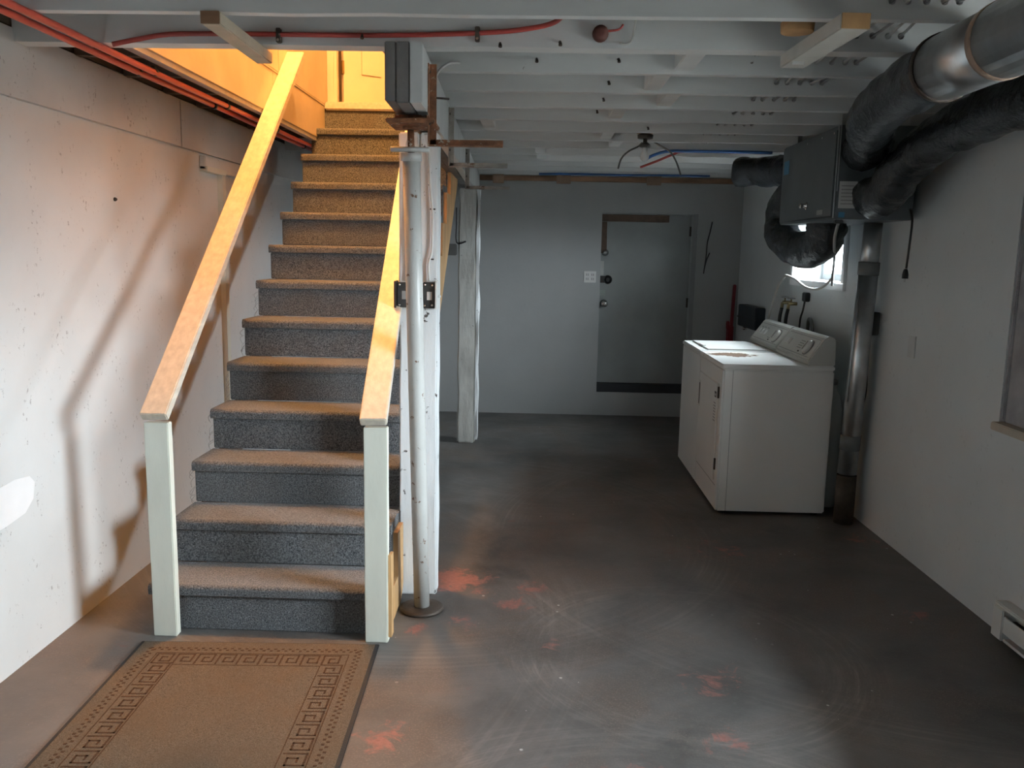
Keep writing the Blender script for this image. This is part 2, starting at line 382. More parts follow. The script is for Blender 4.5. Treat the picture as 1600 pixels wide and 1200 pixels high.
# left wall, its board band below the joists and the stud beside the stairs
wl = structure(MB().box((XL-.12, YF-.12, 0), (XL, YB, 2.50)).build('wall_left', wall_w, origin=(XL,0,0)))
for i, (a, b) in enumerate(((YF, 1.2), (1.205, 4.476), (4.488, YB))):
    o = rough_plank(MB(), (XL, a, 2.054), (XL+.022, b, 2.290), 24, .003, i*5).build('board', board_w, wl)
rough_plank(MB(), (XL, YF, 2.300), (XL+.010, YB, 2.48), 20, .003, 31).build('board', dark_w, wl)
rough_plank(MB(), (XL, 5.02, 0), (XL+.030, 5.075, 2.0), 16, .003, 3).build('stud', newel_w, wl)
MB().box((XL, 4.76, 1.965), (XL+.035, 5.42, 2.04)).build('ledger', wall_w, wl, .004)
MB().box((XL, 4.76, 1.955), (XL+.045, 5.05, 1.985)).build('ledger', newel_w, wl, .003)

# right wall with its two window openings (runs slightly out of square)
W1 = (1.50, 3.60, .87, 2.00); W2 = (5.48, 6.46, 1.385, 1.86); WT = .30
def rblock(mb, y0, y1, z0, z1, d0=0., d1=WT):
    vs = [(RW(y)+d, y, z) for y in (y0, y1) for d in (d0, d1) for z in (z0, z1)]
    return mb.add(vs, [(0,1,3,2),(4,6,7,5),(0,4,5,1),(2,3,7,6),(0,2,6,4),(1,5,7,3)])
mb = MB()
for (a, b, c, d) in ((YF-.12, W1[0], 0, 2.5), (W1[0], W1[1], 0, W1[2]), (W1[0], W1[1], W1[3], 2.5), (W1[1], W2[0], 0, 2.5),
                     (W2[0], W2[1], 0, W2[2]), (W2[0], W2[1], W2[3], 2.5), (W2[1], YB, 0, 2.5)):
    rblock(mb, a, b, c, d)
structure(mb.build('wall_right', wall_r, origin=(RW(4),0,0)))

# window in the right wall nearest the camera: deep rough reveal, wooden sill, white sash
w1 = rblock(MB(), W1[0], W1[1], W1[2]-.03, W1[2]+.004, -.035, .26).build('window_1', wood_s, bevel=.004); structure(w1)
mb = MB(); rblock(mb, W1[1]-.02, W1[1]-.001, W1[2]+.005, W1[3]-.001, .004, .26).build('reveal_panel', conc_g, w1, .004)
rblock(MB(), W1[0]+.001, W1[0]+.02, W1[2]+.005, W1[3]-.001, .004, .26).build('reveal_panel', conc_g, w1, .004)
def sash(parent, y0, y1, z0, z1, d, t, nm, mull):
    for (a, b, c, e) in ((y0, y0+t, z0, z1), (y1-t, y1, z0, z1), (y0+t, y1-t, z0, z0+t), (y0+t, y1-t, z1-t, z1)):
        rblock(MB(), a, b, c, e, d, d+.045).build('window_frame', vinyl, parent, .004)
    ys = [y0+t]+mull+[y1-t]
    for m_ in mull: rblock(MB(), m_-.02, m_+.02, z0+t, z1-t, d, d+.045).build('mullion', vinyl, parent, .003)
    for a, b in zip(ys[:-1], ys[1:]):
        rblock(MB(), a+.001, b-.001, z0+t, z1-t, d+.02, d+.026).build('pane', glass, parent)
rblock(MB(), 2.56, W1[1]-.021, W1[2]+.005, W1[3]-.001, .012, .05).build('grey_board', conc_g, w1, .004)
sash(w1, W1[0]+.021, 2.555, W1[2]+.005, W1[3]-.001, .22, .045, 'a', [])
# outdoors, unseen: gravel at window-well level, slab added to shade the near window
structure(MB().box((2.45, -6, .55), (14, 14, .62)).build('ground', M('outdoor_gravel', (.30,.29,.27), .9, var=.2, vs=20)))
structure(MB().box((2.32, -1.2, 2.16), (3.35, 4.2, 2.28)).build('added_shade_slab', M('shade_slab_brown', (.30,.26,.22), .8, var=.2)))
w2 = rblock(MB(), W2[0]-.05, W2[1]+.05, W2[2]-.045, W2[2]-.001, -.02, .0).build('window_2', vinyl, bevel=.003); structure(w2)
for (a, b, c, e) in ((W2[0]-.05, W2[0], W2[2], W2[3]+.05), (W2[1], W2[1]+.05, W2[2], W2[3]+.05), (W2[0], W2[1], W2[3], W2[3]+.05)):
    rblock(MB(), a, b, c, e, -.02, 0.).build('casing', vinyl, w2, .003)
sash(w2, W2[0]+.002, W2[1]-.002, W2[2], W2[3], .20, .05, 'b', [5.98])
portal('daylight_portal', (RW(2.03)+.298, 2.03, 1.435), (0, PI/2, 0), 1.13, 1.06)
portal('daylight_portal', (RW(5.97)+.298, 5.97, 1.623), (0, PI/2, 0), .475, .98)

# back wall with the raised door opening, wall behind the camera
DX0, DX1, DZ0, DZ1 = .600, 1.492, .225, 1.925
mb = MB()
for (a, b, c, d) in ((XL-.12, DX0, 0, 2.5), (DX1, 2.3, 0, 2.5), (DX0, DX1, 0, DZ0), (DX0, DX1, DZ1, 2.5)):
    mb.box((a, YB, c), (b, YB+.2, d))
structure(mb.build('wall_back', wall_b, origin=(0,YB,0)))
structure(MB().box((XL-.12, YF-.12, 0), (2.4, YF, 2.5)).build('wall_front', wall_w, origin=(0,YF,0)))
d1 = MB().box((DX0+.002, YB+.085, DZ0+.085), (DX1-.045, YB+.13, DZ1-.012)).build('door_1', door_g, origin=(.6, YB, DZ0)); structure(d1)
MB().box((DX1-.043, YB+.005, DZ0), (DX1-.001, YB+.16, DZ1-.012)).build('jamb', door_g, d1, .003)
MB().box((DX0+.001, YB+.005, DZ1-.011), (DX1-.001, YB+.16, DZ1-.001)).build('jamb', door_g, d1)
MB().box((DX0+.001, YB+.14, DZ0), (DX1-.045, YB+.19, DZ1-.012)).build('backing', beam_d, d1)
MB().box((DX0+.002, YB+.02, DZ0-.02), (DX1-.045, YB+.135, DZ0+.083)).build('threshold', M('black_threshold', (.025,.027,.032), .7), d1, .004)
rough_plank(MB(), (DX0+.003, YB+.070, 1.845), (1.235, YB+.0845, 1.910), 12, .003, 2).build('torn_wood_strip', M('dark_brown_wood', (.10,.062,.042), .75, var=.3, vs=14), d1)
rough_plank(MB(), (DX0+.003, YB+.070, 1.55), (DX0+.055, YB+.0845, 1.842), 8, .004, 4).build('torn_wood_strip', M('dark_brown_wood', (.10,.062,.042)), d1)
rough_plank(MB(), (DX0+.004, YB+.072, 1.34), (DX0+.036, YB+.0845, 1.475), 6, .003, 5).build('strike_patch', M('bare_pale_wood', (.42,.42,.40), .7), d1)
MB().box((DX0+.004, YB+.076, 1.27), (DX0+.07, YB+.0845, 1.335)).build('lock_mortise', blk, d1)
MB().lathe([(.030,0),(.032,.01),(.02,.018),(.018,.04),(.012,.046)], (DX0+.045, YB+.0845, 1.555), (0,-1,0), 14).build('deadbolt', chrome, d1)
MB().lathe([(.040,0),(.042,.006),(.020,.012),(.018,.022)], (DX0+.078, YB+.0845, 1.30), (0,-1,0), 16).build('lock_ring', blk, d1)
MB().lathe([(.034,0),(.036,.008),(.016,.014),(.014,.045),(.028,.055),(.033,.07),(.028,.085),(.01,.09)], (DX0+.05, YB+.0845, 1.075), (0,-1,0), 18).build('door_knob', chrome, d1)
rough_plank(MB(), (DX0+.004, YB+.076, 1.12), (DX0+.06, YB+.0845, 1.20), 4, .004, 9).build('strike_patch', M('worn_green_metal', (.30,.33,.31), .6), d1)
for z in (.42, 1.05, 1.72):
    MB().box((DX1-.062, YB+.070, z), (DX1-.045, YB+.0845, z+.09)).build('hinge', darkst, d1)

# ceiling: subfloor above, joists, blocking, header boards, nails
OX0, OX1, OY0, OY1 = -1.50, -.54, 3.15, 6.07          # stair opening
mb = MB()
for (a, b, c, d) in ((XL-.12, 2.3, YF-.12, OY0), (XL-.12, 2.3, OY1+.03, YB+.2), (XL-.12, OX0-.04, OY0, OY1+.03), (OX1, 2.3, OY0, OY1+.03)):
    mb.box((a, c, 2.482), (b, d, ZF2))
ceil = structure(mb.build('ceiling', dark_w, origin=(0,0,ZJ)))
JY = [2.668+.4064*k for k in range(-2, 14)]
CABX = [1.025, 1.07, 1.125, 1.177, 1.22]; CABZ = 2.297
def joist(y, x0, x1, holes=(), t=JT, zl=ZJ, m=None):
    bm = bmesh.new(); r = .0115
    def loop(pts):
        vs = [bm.verts.new((p[0], y, p[1])) for p in pts]
        return [bm.edges.new((vs[i], vs[(i+1) % len(vs)])) for i in range(len(vs))]
    n = 14; pts = [(x0+(x1-x0)*i/n, zl+.0035*noise.noise(Vector((i*.9, y*3, 0)))) for i in range(n+1)]+[(x1, 2.4815), (x0, 2.4815)]
    es = loop(pts)
    for (hx, hz) in holes: es += loop([(hx+r*math.cos(a*PI/4), hz+r*math.sin(a*PI/4)) for a in range(8)])
    res = bmesh.ops.triangle_fill(bm, edges=es, use_beauty=True)
    fs = [g for g in bm.faces]
    ex = bmesh.ops.extrude_face_region(bm, geom=fs)
    bmesh.ops.translate(bm, verts=[g for g in ex['geom'] if isinstance(g, bmesh.types.BMVert)], vec=(0, t, 0))
    bmesh.ops.recalc_face_normals(bm, faces=bm.faces)
    og = ORG[ceil]; bmesh.ops.translate(bm, verts=bm.verts, vec=-og)
    me = bpy.data.meshes.new('joist'); bm.to_mesh(me); bm.free(); me.materials.append(m or joist_w)
    o = bpy.data.objects.new('joist', me); COL.objects.link(o); o.parent = ceil; ORG[o] = og; return o
JO = []
for i, y in enumerate(JY):
    k = i-2; x1 = RW(y)-.003; hs = [(x, CABZ) for x in CABX]
    if k in (2,3,4,5,6,7,8):
        j = joist(y, -.535, x1, hs); joist(y, XL+.018, OX0-.042, (), JT, 2.288, dark_w)
    else: j = joist(y, XL+.018, x1, hs, JT*2 if k == 1 else JT)
    JO.append(j)
# opening trimmer at its left, header behind the top step, end joist at the back wall
MB().box((OX0-.04, OY0, 2.262), (OX0-.002, OY1+.03, 2.540)).build('trimmer', beam_g, ceil)
MB().box((OX0-.04, OY1+.035, ZJ+.002), (OX1, OY1+.11, 2.540)).build('header', joist_w, ceil)
MB().box((-.568, OY0+.001, ZJ+.001), (-.536, OY1+.034, 2.481)).build('header', beam_g, ceil)
for (gap, x) in ((1,.517),(2,.450),(3,.560),(4,.36),(6,.375),(7,.465),(8,-.03),(9,-.02),(5,-.33)):
    ya = JY[gap+2]+(JT*2 if gap == 1 else JT); yb = JY[gap+3]
    rough_plank(MB(), (x, ya+.001, ZJ+.012), (x+.072, yb-.001, 2.40), 4, .002, gap).build('bridging_block', joist_w, ceil, .003)
for (k, x, z) in ((2,-.021,2.291),(2,.297,2.294),(3,.293,2.287),(4,.301,2.286),(5,.298,2.294),(1,-.145,2.253),(3,-.19,2.338),(3,-.10,2.338),(4,-.25,2.34),(1,-.62,2.275),(1,.06,2.26),(6,.62,2.27)):
    y = JY[k+2]
    MB().tube([(x, y+.002, z+.004), (x+.002, y-.022, z+.001), (x+.003, y-.030, z-.010), (x+.003, y-.031, z-.014)], [.004,.004,.0065,.0065], 7).build('nail', darkst, JO[k+2])
# stairwell above the opening
def panel(nm, a, b, m): return MB().box(a, b).build(nm, m, sw, .002)
sw = structure(MB().box((OX0-.04, OY0-.05, 2.541), (OX0, OY1+.159, 4.95)).build('wall_stairwell_left', shaft_m, origin=(OX0,4,2.5)))
panel('panel', (OX0-.0015, OY0+.001, 2.285), (OX0+.004, 4.90, 2.517), shaft_m); panel('panel', (OX0-.0015, 4.905, 2.285), (OX0+.004, OY1, 2.517), shaft_m)
panel('moulding', (OX0+.001, OY0+.001, 2.519), (OX0+.008, OY1, 2.530), shaft_m)
panel('panel', (OX0+.001, OY0+.001, 2.532), (OX0+.005, 5.01, 4.9), shaft_m); panel('panel', (OX0+.001, 5.016, 2.532), (OX0+.005, OY1+.05, 4.9), shaft_m)
structure(MB().box((OX1+.0, OY0-.05, ZF2+.001), (OX1+.06, 8.3, 4.95)).build('wall_stairwell_right', shaft_m))
structure(MB().box((OX0-.04, OY0-.10, ZF2+.001), (OX1+.06, OY0-.051, 4.95)).build('wall_stairwell_front', shaft_m))
structure(MB().box((-1.99, 8.2, ZF2+.001), (OX1+.06, 8.3, 4.95)).build('wall_hall_back', shaft_m))
structure(MB().box((-1.99, OY1+.251, ZF2+.001), (-1.90, 8.199, 4.95)).build('wall_hall_left', shaft_m))
structure(MB().box((-1.99, OY0-.10, 4.951), (OX1+.06, 8.3, 5.0)).build('ceiling_upstairs', shaft_m))
mb = MB().box((-1.99, OY1+.16, ZF2+.001), (OX0+.05, OY1+.25, 4.95)).box((OX1-.05, OY1+.16, ZF2+.001), (OX1, OY1+.25, 4.95)).box((OX0+.05, OY1+.16, 4.6), (OX1-.05, OY1+.25, 4.95))
structure(mb.build('wall_stairwell_back', shaft_m))
t1 = structure(MB().box((OX0, OY1+.10, ZF2+.001), (OX0+.07, OY1+.159, 4.65)).build('trim_1', door_w, bevel=.004))
MB().box((OX0+.015, OY1+.085, ZF2+.001), (OX0+.05, OY1+.10, 4.65)).build('bead', door_w, t1, .004)
# panelled door at the head of the stairs, standing ajar
A = math.radians(36); HX, HY = OX0+.095, OY1+.20
def dl(u, d, z): return Vector((HX+u*math.cos(A)+d*math.sin(A), HY+u*math.sin(A)-d*math.cos(A), z))
def dbox(mb, u0, u1, d0, d1, z0, z1):
    vs = [dl(u,d,z) for u in (u0,u1) for d in (d0,d1) for z in (z0,z1)]
    return mb.add(vs, [(0,1,3,2),(4,6,7,5),(0,4,5,1),(2,3,7,6),(0,2,6,4),(1,5,7,3)])
DW, DH = .76, 2.02; z0 = ZF2+.015
d2 = dbox(MB(), 0, DW, -.035, -.012, z0, z0+DH).build('door_2', door_w); structure(d2)
for (a, b, c, d) in ((0,.11,0,DH),(DW-.11,DW,0,DH),(.33,.43,0,DH),(.11,.33,0,.20),(.43,DW-.11,0,.20),(.11,.33,.80,.95),(.43,DW-.11,.80,.95),(.11,.33,1.55,1.66),(.43,DW-.11,1.55,1.66),(.11,.33,1.90,DH),(.43,DW-.11,1.90,DH)):
    dbox(MB(), a, b, -.012, 0, z0+c, z0+d).build('rail', door_w, d2)
for (a, b) in ((.11,.33),(.43,DW-.11)):
    for (c, d) in ((.20,.80),(.95,1.55),(1.66,1.90)):
        o = dbox(MB(), a+.03, b-.03, -.012, -.003, z0+c+.03, z0+d-.03).build('raised_panel', door_w, d2, .007)
for z in (.22, 1.0): dbox(MB(), -.012, .004, -.02, .008, z0+z, z0+z+.09).build('hinge', brass, d2, .002)

# ================================================================== STAIRS
st = new_empty('staircase', ((SX0+SX1)/2, Y1, 0), 'straight flight of stairs wrapped in grey carpet rising to the lit doorway', 'staircase')
SR = -.594
for n in range(1, 14):
    yr = Y1+.024+(n-1)*GO; zt = n*RI
    rz0 = (n-1)*RI+(.0 if n == 1 else .001)
    MB().box((SX0+.004, yr, rz0), (SR-.003, yr+.02, zt-.0445)).build('riser', carpet, st, .004)
    if n < 13:
        yn = Y1+(n-1)*GO; prof = [(yr+GO-.001, zt-.045), (yr+GO-.001, zt)]
        for a in range(0, 6):
            t = PI/2+a*PI/10*1.0; prof.append((yn+.018+.018*math.cos(t), zt-.018+.018*math.sin(t)))
        prof += [(yn+.001, zt-.040), (yn+.006, zt-.045)]
        MB().prism(prof, 'x', SX0, SR).build('tread', carpet, st)
yn = Y1+12*GO
MB().box((SX0+.04, yn, ZF2-.044), (SR, OY1+.3, ZF2+.012)).build('threshold', pine, st, .01)
def stringer(x0, x1, m, ya=None, yb=None):
    # saw-tooth board under the treads, optionally only the stretch ya..yb of it
    ys0, ye = Y1+.048, Y1+.046+12*GO-.002
    ya = ys0 if ya is None else ya; yb = ye if yb is None else yb
    def top(y): return (max(0, min(11, math.floor((y-Y1-.046)/GO)))+1)*RI-.047
    def bot(y): return max(0., (12*RI-.33)*(y-Y1-.36)/(ye-Y1-.36))
    pts = [(ya, bot(ya)), (ya, top(ya+1e-4))]
    for n in range(1, 12):
        yr = Y1+.046+n*GO
        if ya < yr < yb: pts += [(yr, n*RI-.047), (yr, (n+1)*RI-.047)]
    pts += [(yb, top(yb-1e-4)), (yb, bot(yb))]
    if ya < Y1+.36 < yb: pts += [(Y1+.36, 0.)]
    MB().prism(pts, 'x', x0, x1).build('stringer', m, st)
stringer(SR+.001, SR+.022, raw_o, None, 3.645); stringer(SR+.001, SR+.022, raw_o, 3.775, None); stringer(SX0+.02, SX0+.045, raw_w)
fz = MB(); rnd = random.Random(3)
for n in (2,3,4,5,6,7):
    for q in range(7):
        z = n*RI-.02-rnd.random()*.15; y = Y1+.02+(n-1)*GO; x = SX0
        fz.tube(spline([(x+.002, y+.004, z), (x-.008-rnd.random()*.012, y-.003, z-.01-rnd.random()*.02), (x-.004-rnd.random()*.012, y, z-.03-rnd.random()*.02)], 3), .0009, 4)
fr = fz.build('frayed_yarn', cab_g, st); fr['kind'] = 'stuff'

def newel(x0, x1, y0, y1, h, lab, extra=0):
    p = new_empty('newel_post', ((x0+x1)/2, (y0+y1)/2, 0), lab, 'newel post', 'newel posts at the foot of the stairs')
    rough_plank(MB(), (x0, y0, 0), (x1, y1, h), 10, .002, x0).build('post', newel_w, p, .003)
    if extra: rough_plank(MB(), (x1+.0005, y0+.012, .02), (x1+.013, y1+.02, .36), 8, .004, 3).build('splintered_strip', raw_o, p)
    return p
newel(-1.502, -1.408, 3.168, 3.208, .872, 'short painted newel post at foot of stairs, on the side of the left wall')
newel(-.650, -.559, 3.166, 3.206, .874, 'short painted newel post at foot of stairs, beside the white steel pipe', 1)
def rail(p, q, lab, w=.102, h=.040):
    d = (Vector(q)-Vector(p)); n = 12; mb = MB()
    dd = d.normalized(); sd = Vector((1,0,0)); sd = (sd-dd*sd.dot(dd)).normalized(); uu = sd.cross(dd)
    if uu.z < 0: uu = -uu
    vs = []
    for k in range(n+1):
        c = Vector(p)+d*k/n
        for a, b in ((-1,-1),(1,-1),(1,1),(-1,1)):
            vs.append(c+sd*a*w/2+uu*b*h/2)
    fs = [(k*4+j, k*4+(j+1)%4, (k+1)*4+(j+1)%4, (k+1)*4+j) for k in range(n) for j in range(4)]+[(3,2,1,0), tuple(n*4+j for j in range(4))]
    o = mb.add(vs, fs).build('handrail', pine, None, .004)
    return tag(o, lab, 'handrail', 'sloping stair handrails')
rail((-1.445, 3.135, .900), (-1.446, 5.20, 2.67), 'sloping pine handrail on the left, running up into the stairwell')
rail((-.606, 3.135, .900), (-.70, 5.45, 2.80), 'sloping pine handrail on the right, passing behind the white post')

# ================================================================== BEAM AND POSTS
BS = -.028
def bx_(x, y): return x+BS*(y-3.0)
bmE = new_empty('support_beam', (-.465, 5.0, 2.05), 'built-up timber beam carrying the joists beside the stair opening', 'beam')
def ply(x0, x1, z0, m):
    vs = []; n = 12
    for k in range(n+1):
        y = 3.0+(7.98-3.0)*k/n; w = .003*noise.noise(Vector((k*.8, x0*9, 2)))
        for x, z in ((x0,z0+w),(x1,z0+w*.5),(x1,ZJ-.001),(x0,ZJ-.001)): vs.append((bx_(x,y), y, z))
    fs = [(k*4+j, k*4+(j+1)%4, (k+1)*4+(j+1)%4, (k+1)*4+j) for k in range(n) for j in range(4)]+[(3,2,1,0), tuple(n*4+j for j in range(4))]
    MB().add(vs, fs).build('ply', m, bmE, .003)
ply(-.532, -.494, 2.050, beam_d); ply(-.493, -.448, 2.043, beam_d); ply(-.447, -.404, 2.046, M('beam_side_white', (.62,.64,.64), .55, var=.08, bump=.3, bs=30, chip=(.15,.14,.13), chip_amt=.7, chip_s=8))

p1 = new_empty('support_post', (-.50, 3.70, 0), 'chipped white timber post directly behind the steel pipe, bearing two wall boxes', 'post', 'timber posts under the beam')
rough_plank(MB(), (-.590, 3.655, 0), (-.505, 3.76, 2.035), 22, .006, 1).build('plank', post_w, p1, .006)
rough_plank(MB(), (-.502, 3.66, 0), (-.424, 3.76, 2.035), 22, .006, 8).build('plank', post_w, p1, .006)
p2 = new_empty('support_post', (-.535, 6.83, 0), 'rough grey timber post standing alone near the back wall', 'post', 'timber posts under the beam')
mb = rough_plank(MB(), (-.622, 6.75, 0), (-.478, 6.89, 2.03), 26, .010, 4); mb.build('post', post_g, p2, .012)
rough_plank(MB(), (-.4775, 6.755, .03), (-.458, 6.885, 2.03), 30, .014, 13).build('bare_edge', post_w, p2)

jp = new_empty('jack_post', (-.47, 3.50, 0), 'white steel jack post with rusty screw head and round floor flange', 'post')
B, T = Vector((-.468, 3.50, 0)), Vector((-.487, 3.29, 2.034))
def jpt(t): return B+(T-B)*t
MB().lathe([(.094,0),(.096,.010),(.085,.016),(.05,.018)], B, (0,0,1), 28).build('base_flange', darkst, jp)
MB().tube([jpt(.008), jpt(.25), jpt(.6), jpt(.925)], .0335, 22).build('pipe', pipe_w, jp)
MB().tube([jpt(.925), jpt(.940)], .040, 18).build('collar', pipe_w, jp)
MB().tube([jpt(.935), jpt(.985)], .013, 12).build('screw', rust, jp)
MB().tube([jpt(.945)+Vector((-.075,-.02,.0)), jpt(.945)+Vector((.07,-.012,0))], .010, 8).build('turning_bar', pipe_w, jp)
rough_plank(MB(), (T.x-.075, T.y-.11, 2.006), (T.x+.100, T.y+.10, 2.022), 4, .004, 2).build('bearing_plate', rust, jp, .003)
MB().tube([(T.x, T.y, 1.995), (T.x, T.y, 2.006)], .03, 12).build('swivel', rust, jp)
MB().box((T.x-.05, T.y-.06, 2.0225), (T.x+.07, T.y+.05, 2.040)).build('shim', rust, jp)
# cables stapled to the post, boxes
def cable(nm, pts, r, m, lab, grp=None, n=8, cat='cable', staples=()):
    mb = MB().tube(spline(pts, 6), r, n)
    if staples:
        e = new_empty(nm, (pts[-1][0], pts[-1][1], pts[-1][2]), lab, cat, grp)
        mb.build('sheath', m, e)
        for s in staples: MB().box((s[0]-.011, s[1]-.008, s[2]-.003), (s[0]+.011, s[1]+.003, s[2]+.003)).build('staple', darkst, e)
        return e
    o = mb.build(nm, m); return tag(o, lab, cat, grp)
cable('electrical_cable', [(-.50,3.46,2.0),(-.535,3.55,1.99),(-.556,3.645,1.93),(-.548,3.644,1.75),(-.556,3.644,1.6),(-.546,3.644,1.5),(-.550,3.645,1.418)], .0055, cab_w, 'white cable stapled down the post to the left-hand dark box', 'cables on the post', staples=((-.553,3.65,1.87),(-.548,3.65,1.52)))
cable('electrical_cable', [(-.47,3.60,2.02),(-.462,3.645,1.95),(-.455,3.648,1.80),(-.446,3.648,1.7),(-.448,3.648,1.55),(-.462,3.648,1.49),(-.458,3.648,1.418)], .0055, cab_w, 'white cable stapled down the post to the right-hand dark box', 'cables on the post', staples=((-.446,3.654,1.72),(-.452,3.654,1.51)))
def jbox(x0, x1, z0, z1, lab, flip):
    e = new_empty('switch_box', ((x0+x1)/2, 3.64, z0), lab, 'electrical box', 'boxes on the post')
    MB().box((x0, 3.602, z0), (x1, 3.650, z1)).build('housing', M('dark_box', (.035,.037,.038), .45, var=.2, vs=30), e, .004)
    w = x1-x0
    MB().box((x0+w*.35, 3.6005, z0+.035), (x0+w*.75, 3.6018, z0+.07)).build('label', label_w if flip else ink_g, e)
    for (a, b) in ((.18,.1),(.75,.12),(.2,.9),(.78,.88)):
        MB().lathe([(.0045,0),(.0045,.002),(.002,.003)], (x0+w*a, 3.602, z0+(z1-z0)*b), (0,-1,0), 8).build('screw', chrome, e)
    if flip:
        MB().box((x1+.001, 3.585, z0-.004), (x1+.010, 3.66, z1+.004)).build('cover_plate', plate_w, e, .002)
        MB().box((x1+.0105, 3.615, z0+.045), (x1+.022, 3.627, z0+.056)).build('toggle', plate_w, e, .002)
    else: MB().box((x0-.010, 3.59, z0-.002), (x0-.001, 3.66, z1+.006)).build('cover_plate', darkst, e, .002)
jbox(-.592, -.528, 1.306, 1.412, 'dark electrical box on the post, left of the steel pipe', 0)
jbox(-.482, -.428, 1.304, 1.414, 'dark electrical box with white label, right of the steel pipe', 1)

# rusty shelf brackets on the beam
for i, (y, zt, zb, ln, w, lab) in enumerate(((3.20,2.215,1.925,.275,.030,'largest rusty angle bracket on the beam, nearest the steel pipe'),
                                             (4.19,2.222,1.945,.285,.026,'middle rusty angle bracket on the beam'),
                                             (5.65,2.20,1.945,.290,.026,'far thin angle bracket on the beam, above the grey post'))):
    x = bx_(-.404, y)
    e = new_empty('shelf_bracket', (x, y, zb), lab, 'bracket', 'angle brackets on the beam')
    m = rust if i == 0 else M('grey_painted_angle', (.30,.28,.25), .6, .3, var=.3, vs=25, chip=(.13,.08,.05), chip_amt=.6)
    MB().box((x+.001, y-w/2, zb), (x+.005, y+w/2, zt)).box((x+.001, y+w/2-.004, zb), (x+w, y+w/2, zt)).build('upright', m, e, .001)
    MB().box((x+.006, y-w/2, zb), (x+ln, y+w/2, zb+.004)).box((x+.006, y+w/2-.004, zb+.004), (x+ln, y+w/2, zb+w*.85)).build('arm', m, e, .001)
    for z in (zt-.03, zb+.08): MB().lathe([(.006,0),(.006,.005),(.003,.006)], (x+.005, y-.004, z), (1,0,0), 8).build('bolt', darkst, e)
o = MB().tube([(-.40,3.28,2.11),(-.34,3.28,2.106)], .004, 7).build('nail_spike', darkst); tag(o, 'long dark nail sticking out of the beam side', 'nail')
cable('electrical_cable', spline([(-.398,3.30,2.18),(-.385,3.36,2.225),(-.355,3.42,2.262),(-.32,3.475,2.275)],2), .005, cab_w, 'pair-end white cable curling from the beam to the joist')
cable('electrical_cable', [(-.56,6.74,1.62),(-.632,6.74,1.61),(-.635,6.74,1.75),(-.636,6.74,1.88)], .006, blk, 'short black cable rising beside the grey post')
o = MB().box((-.745,6.70,1.51), (-.628,6.75,1.60)).build('outlet_box', M('grey_outlet_box', (.12,.12,.115), .5), None, .006); tag(o, 'dark grey outlet box fixed to the grey post', 'electrical box')

# red pipes under the ceiling at the left, with black clamps
ys = [1.6,2.6,3.4,3.9,4.6,5.4,6.6,8.0]
for i, (x, z, r, lab, gm) in enumerate(((-1.548,2.232,.012,'red water pipe along the left ceiling edge, nearest the stair opening',red_pex),
                                (-1.612,2.232,.012,'red water pipe along the left ceiling edge, nearer the left wall',red_pex),
                                )):
    e = new_empty('water_pipe', (x, 4, z), lab, 'pipe', 'red pipes beside the stair opening')
    MB().tube(spline([(x+.004*math.sin(q*2.1+i), q, z+.003*math.sin(q*3+i)) for q in ys], 4), r, 12).build('tube', gm, e)
    for q in ((3.49,4.30,5.11,5.93) if i < 2 else (3.89,4.70)):
        q2 = q-.4064*(i == 1)*.5+(.2 if i == 1 else 0)
        MB().tube([(x,q2+.004,z), (x,q2+.026,z)], r+.004, 12).build('clamp', blk, e)
        MB().box((x-.007, q2+.006, z+r), (x+.007, q2+.024, ZJ+.01)).build('clamp_foot', blk, e)
e = new_empty('water_pipe', (-.3, 3.05, 2.27), 'dull red pipe strapped across the front of the second joist', 'pipe')
yy = JY[3]-.013
MB().tube(spline([(-1.47,yy-.05,2.225),(-1.40,yy-.01,2.252),(-1.29,yy,2.272),(-1.1,yy,2.276),(-.91,yy,2.276),(-.55,yy,2.277),(-.22,yy,2.288),(-.06,yy-.01,2.300),(.04,yy-.03,2.318),(.08,yy-.12,2.335),(.13,yy-.30,2.345)], 5), .0085, 10).build('tube', red_dk, e)
for x, z in ((-.91,2.276),(-.222,2.288)):
    MB().box((x-.008, yy-.010, z-.028), (x+.008, yy+.012, z+.020)).build('strap', darkst, e, .002)
    MB().lathe([(.005,0),(.005,.003)], (x, yy-.010, z-.02), (0,-1,0), 8).build('screw', chrome, e)
e = new_empty('red_plug', (.199, JY[3]-.02, 2.287), 'round rusty red plug on the second joist', 'plug')
MB().lathe([(.026,0),(.028,.010),(.026,.030),(.012,.034)], (.199, JY[3], 2.29), (0,-1,0), 18).build('cap', M('red_rust', (.085,.028,.02), .6, .2, var=.3), e)
MB().tube(spline([(.215,JY[3]-.02,2.297),(.26,JY[3]-.02,2.303),(.275,JY[3]-.02,2.32)],4), .004, 6).build('stub', red_dk, e)
cable('electrical_cable', [(.265,JY[3]-.006,2.262),(.285,JY[3]-.008,2.258),(.305,JY[3]-.012,2.268),(.312,JY[3]-.02,2.30),(.312,JY[3]-.1,2.34)], .004, cab_w, 'white cable end hanging beside the round red plug', cat='cable')

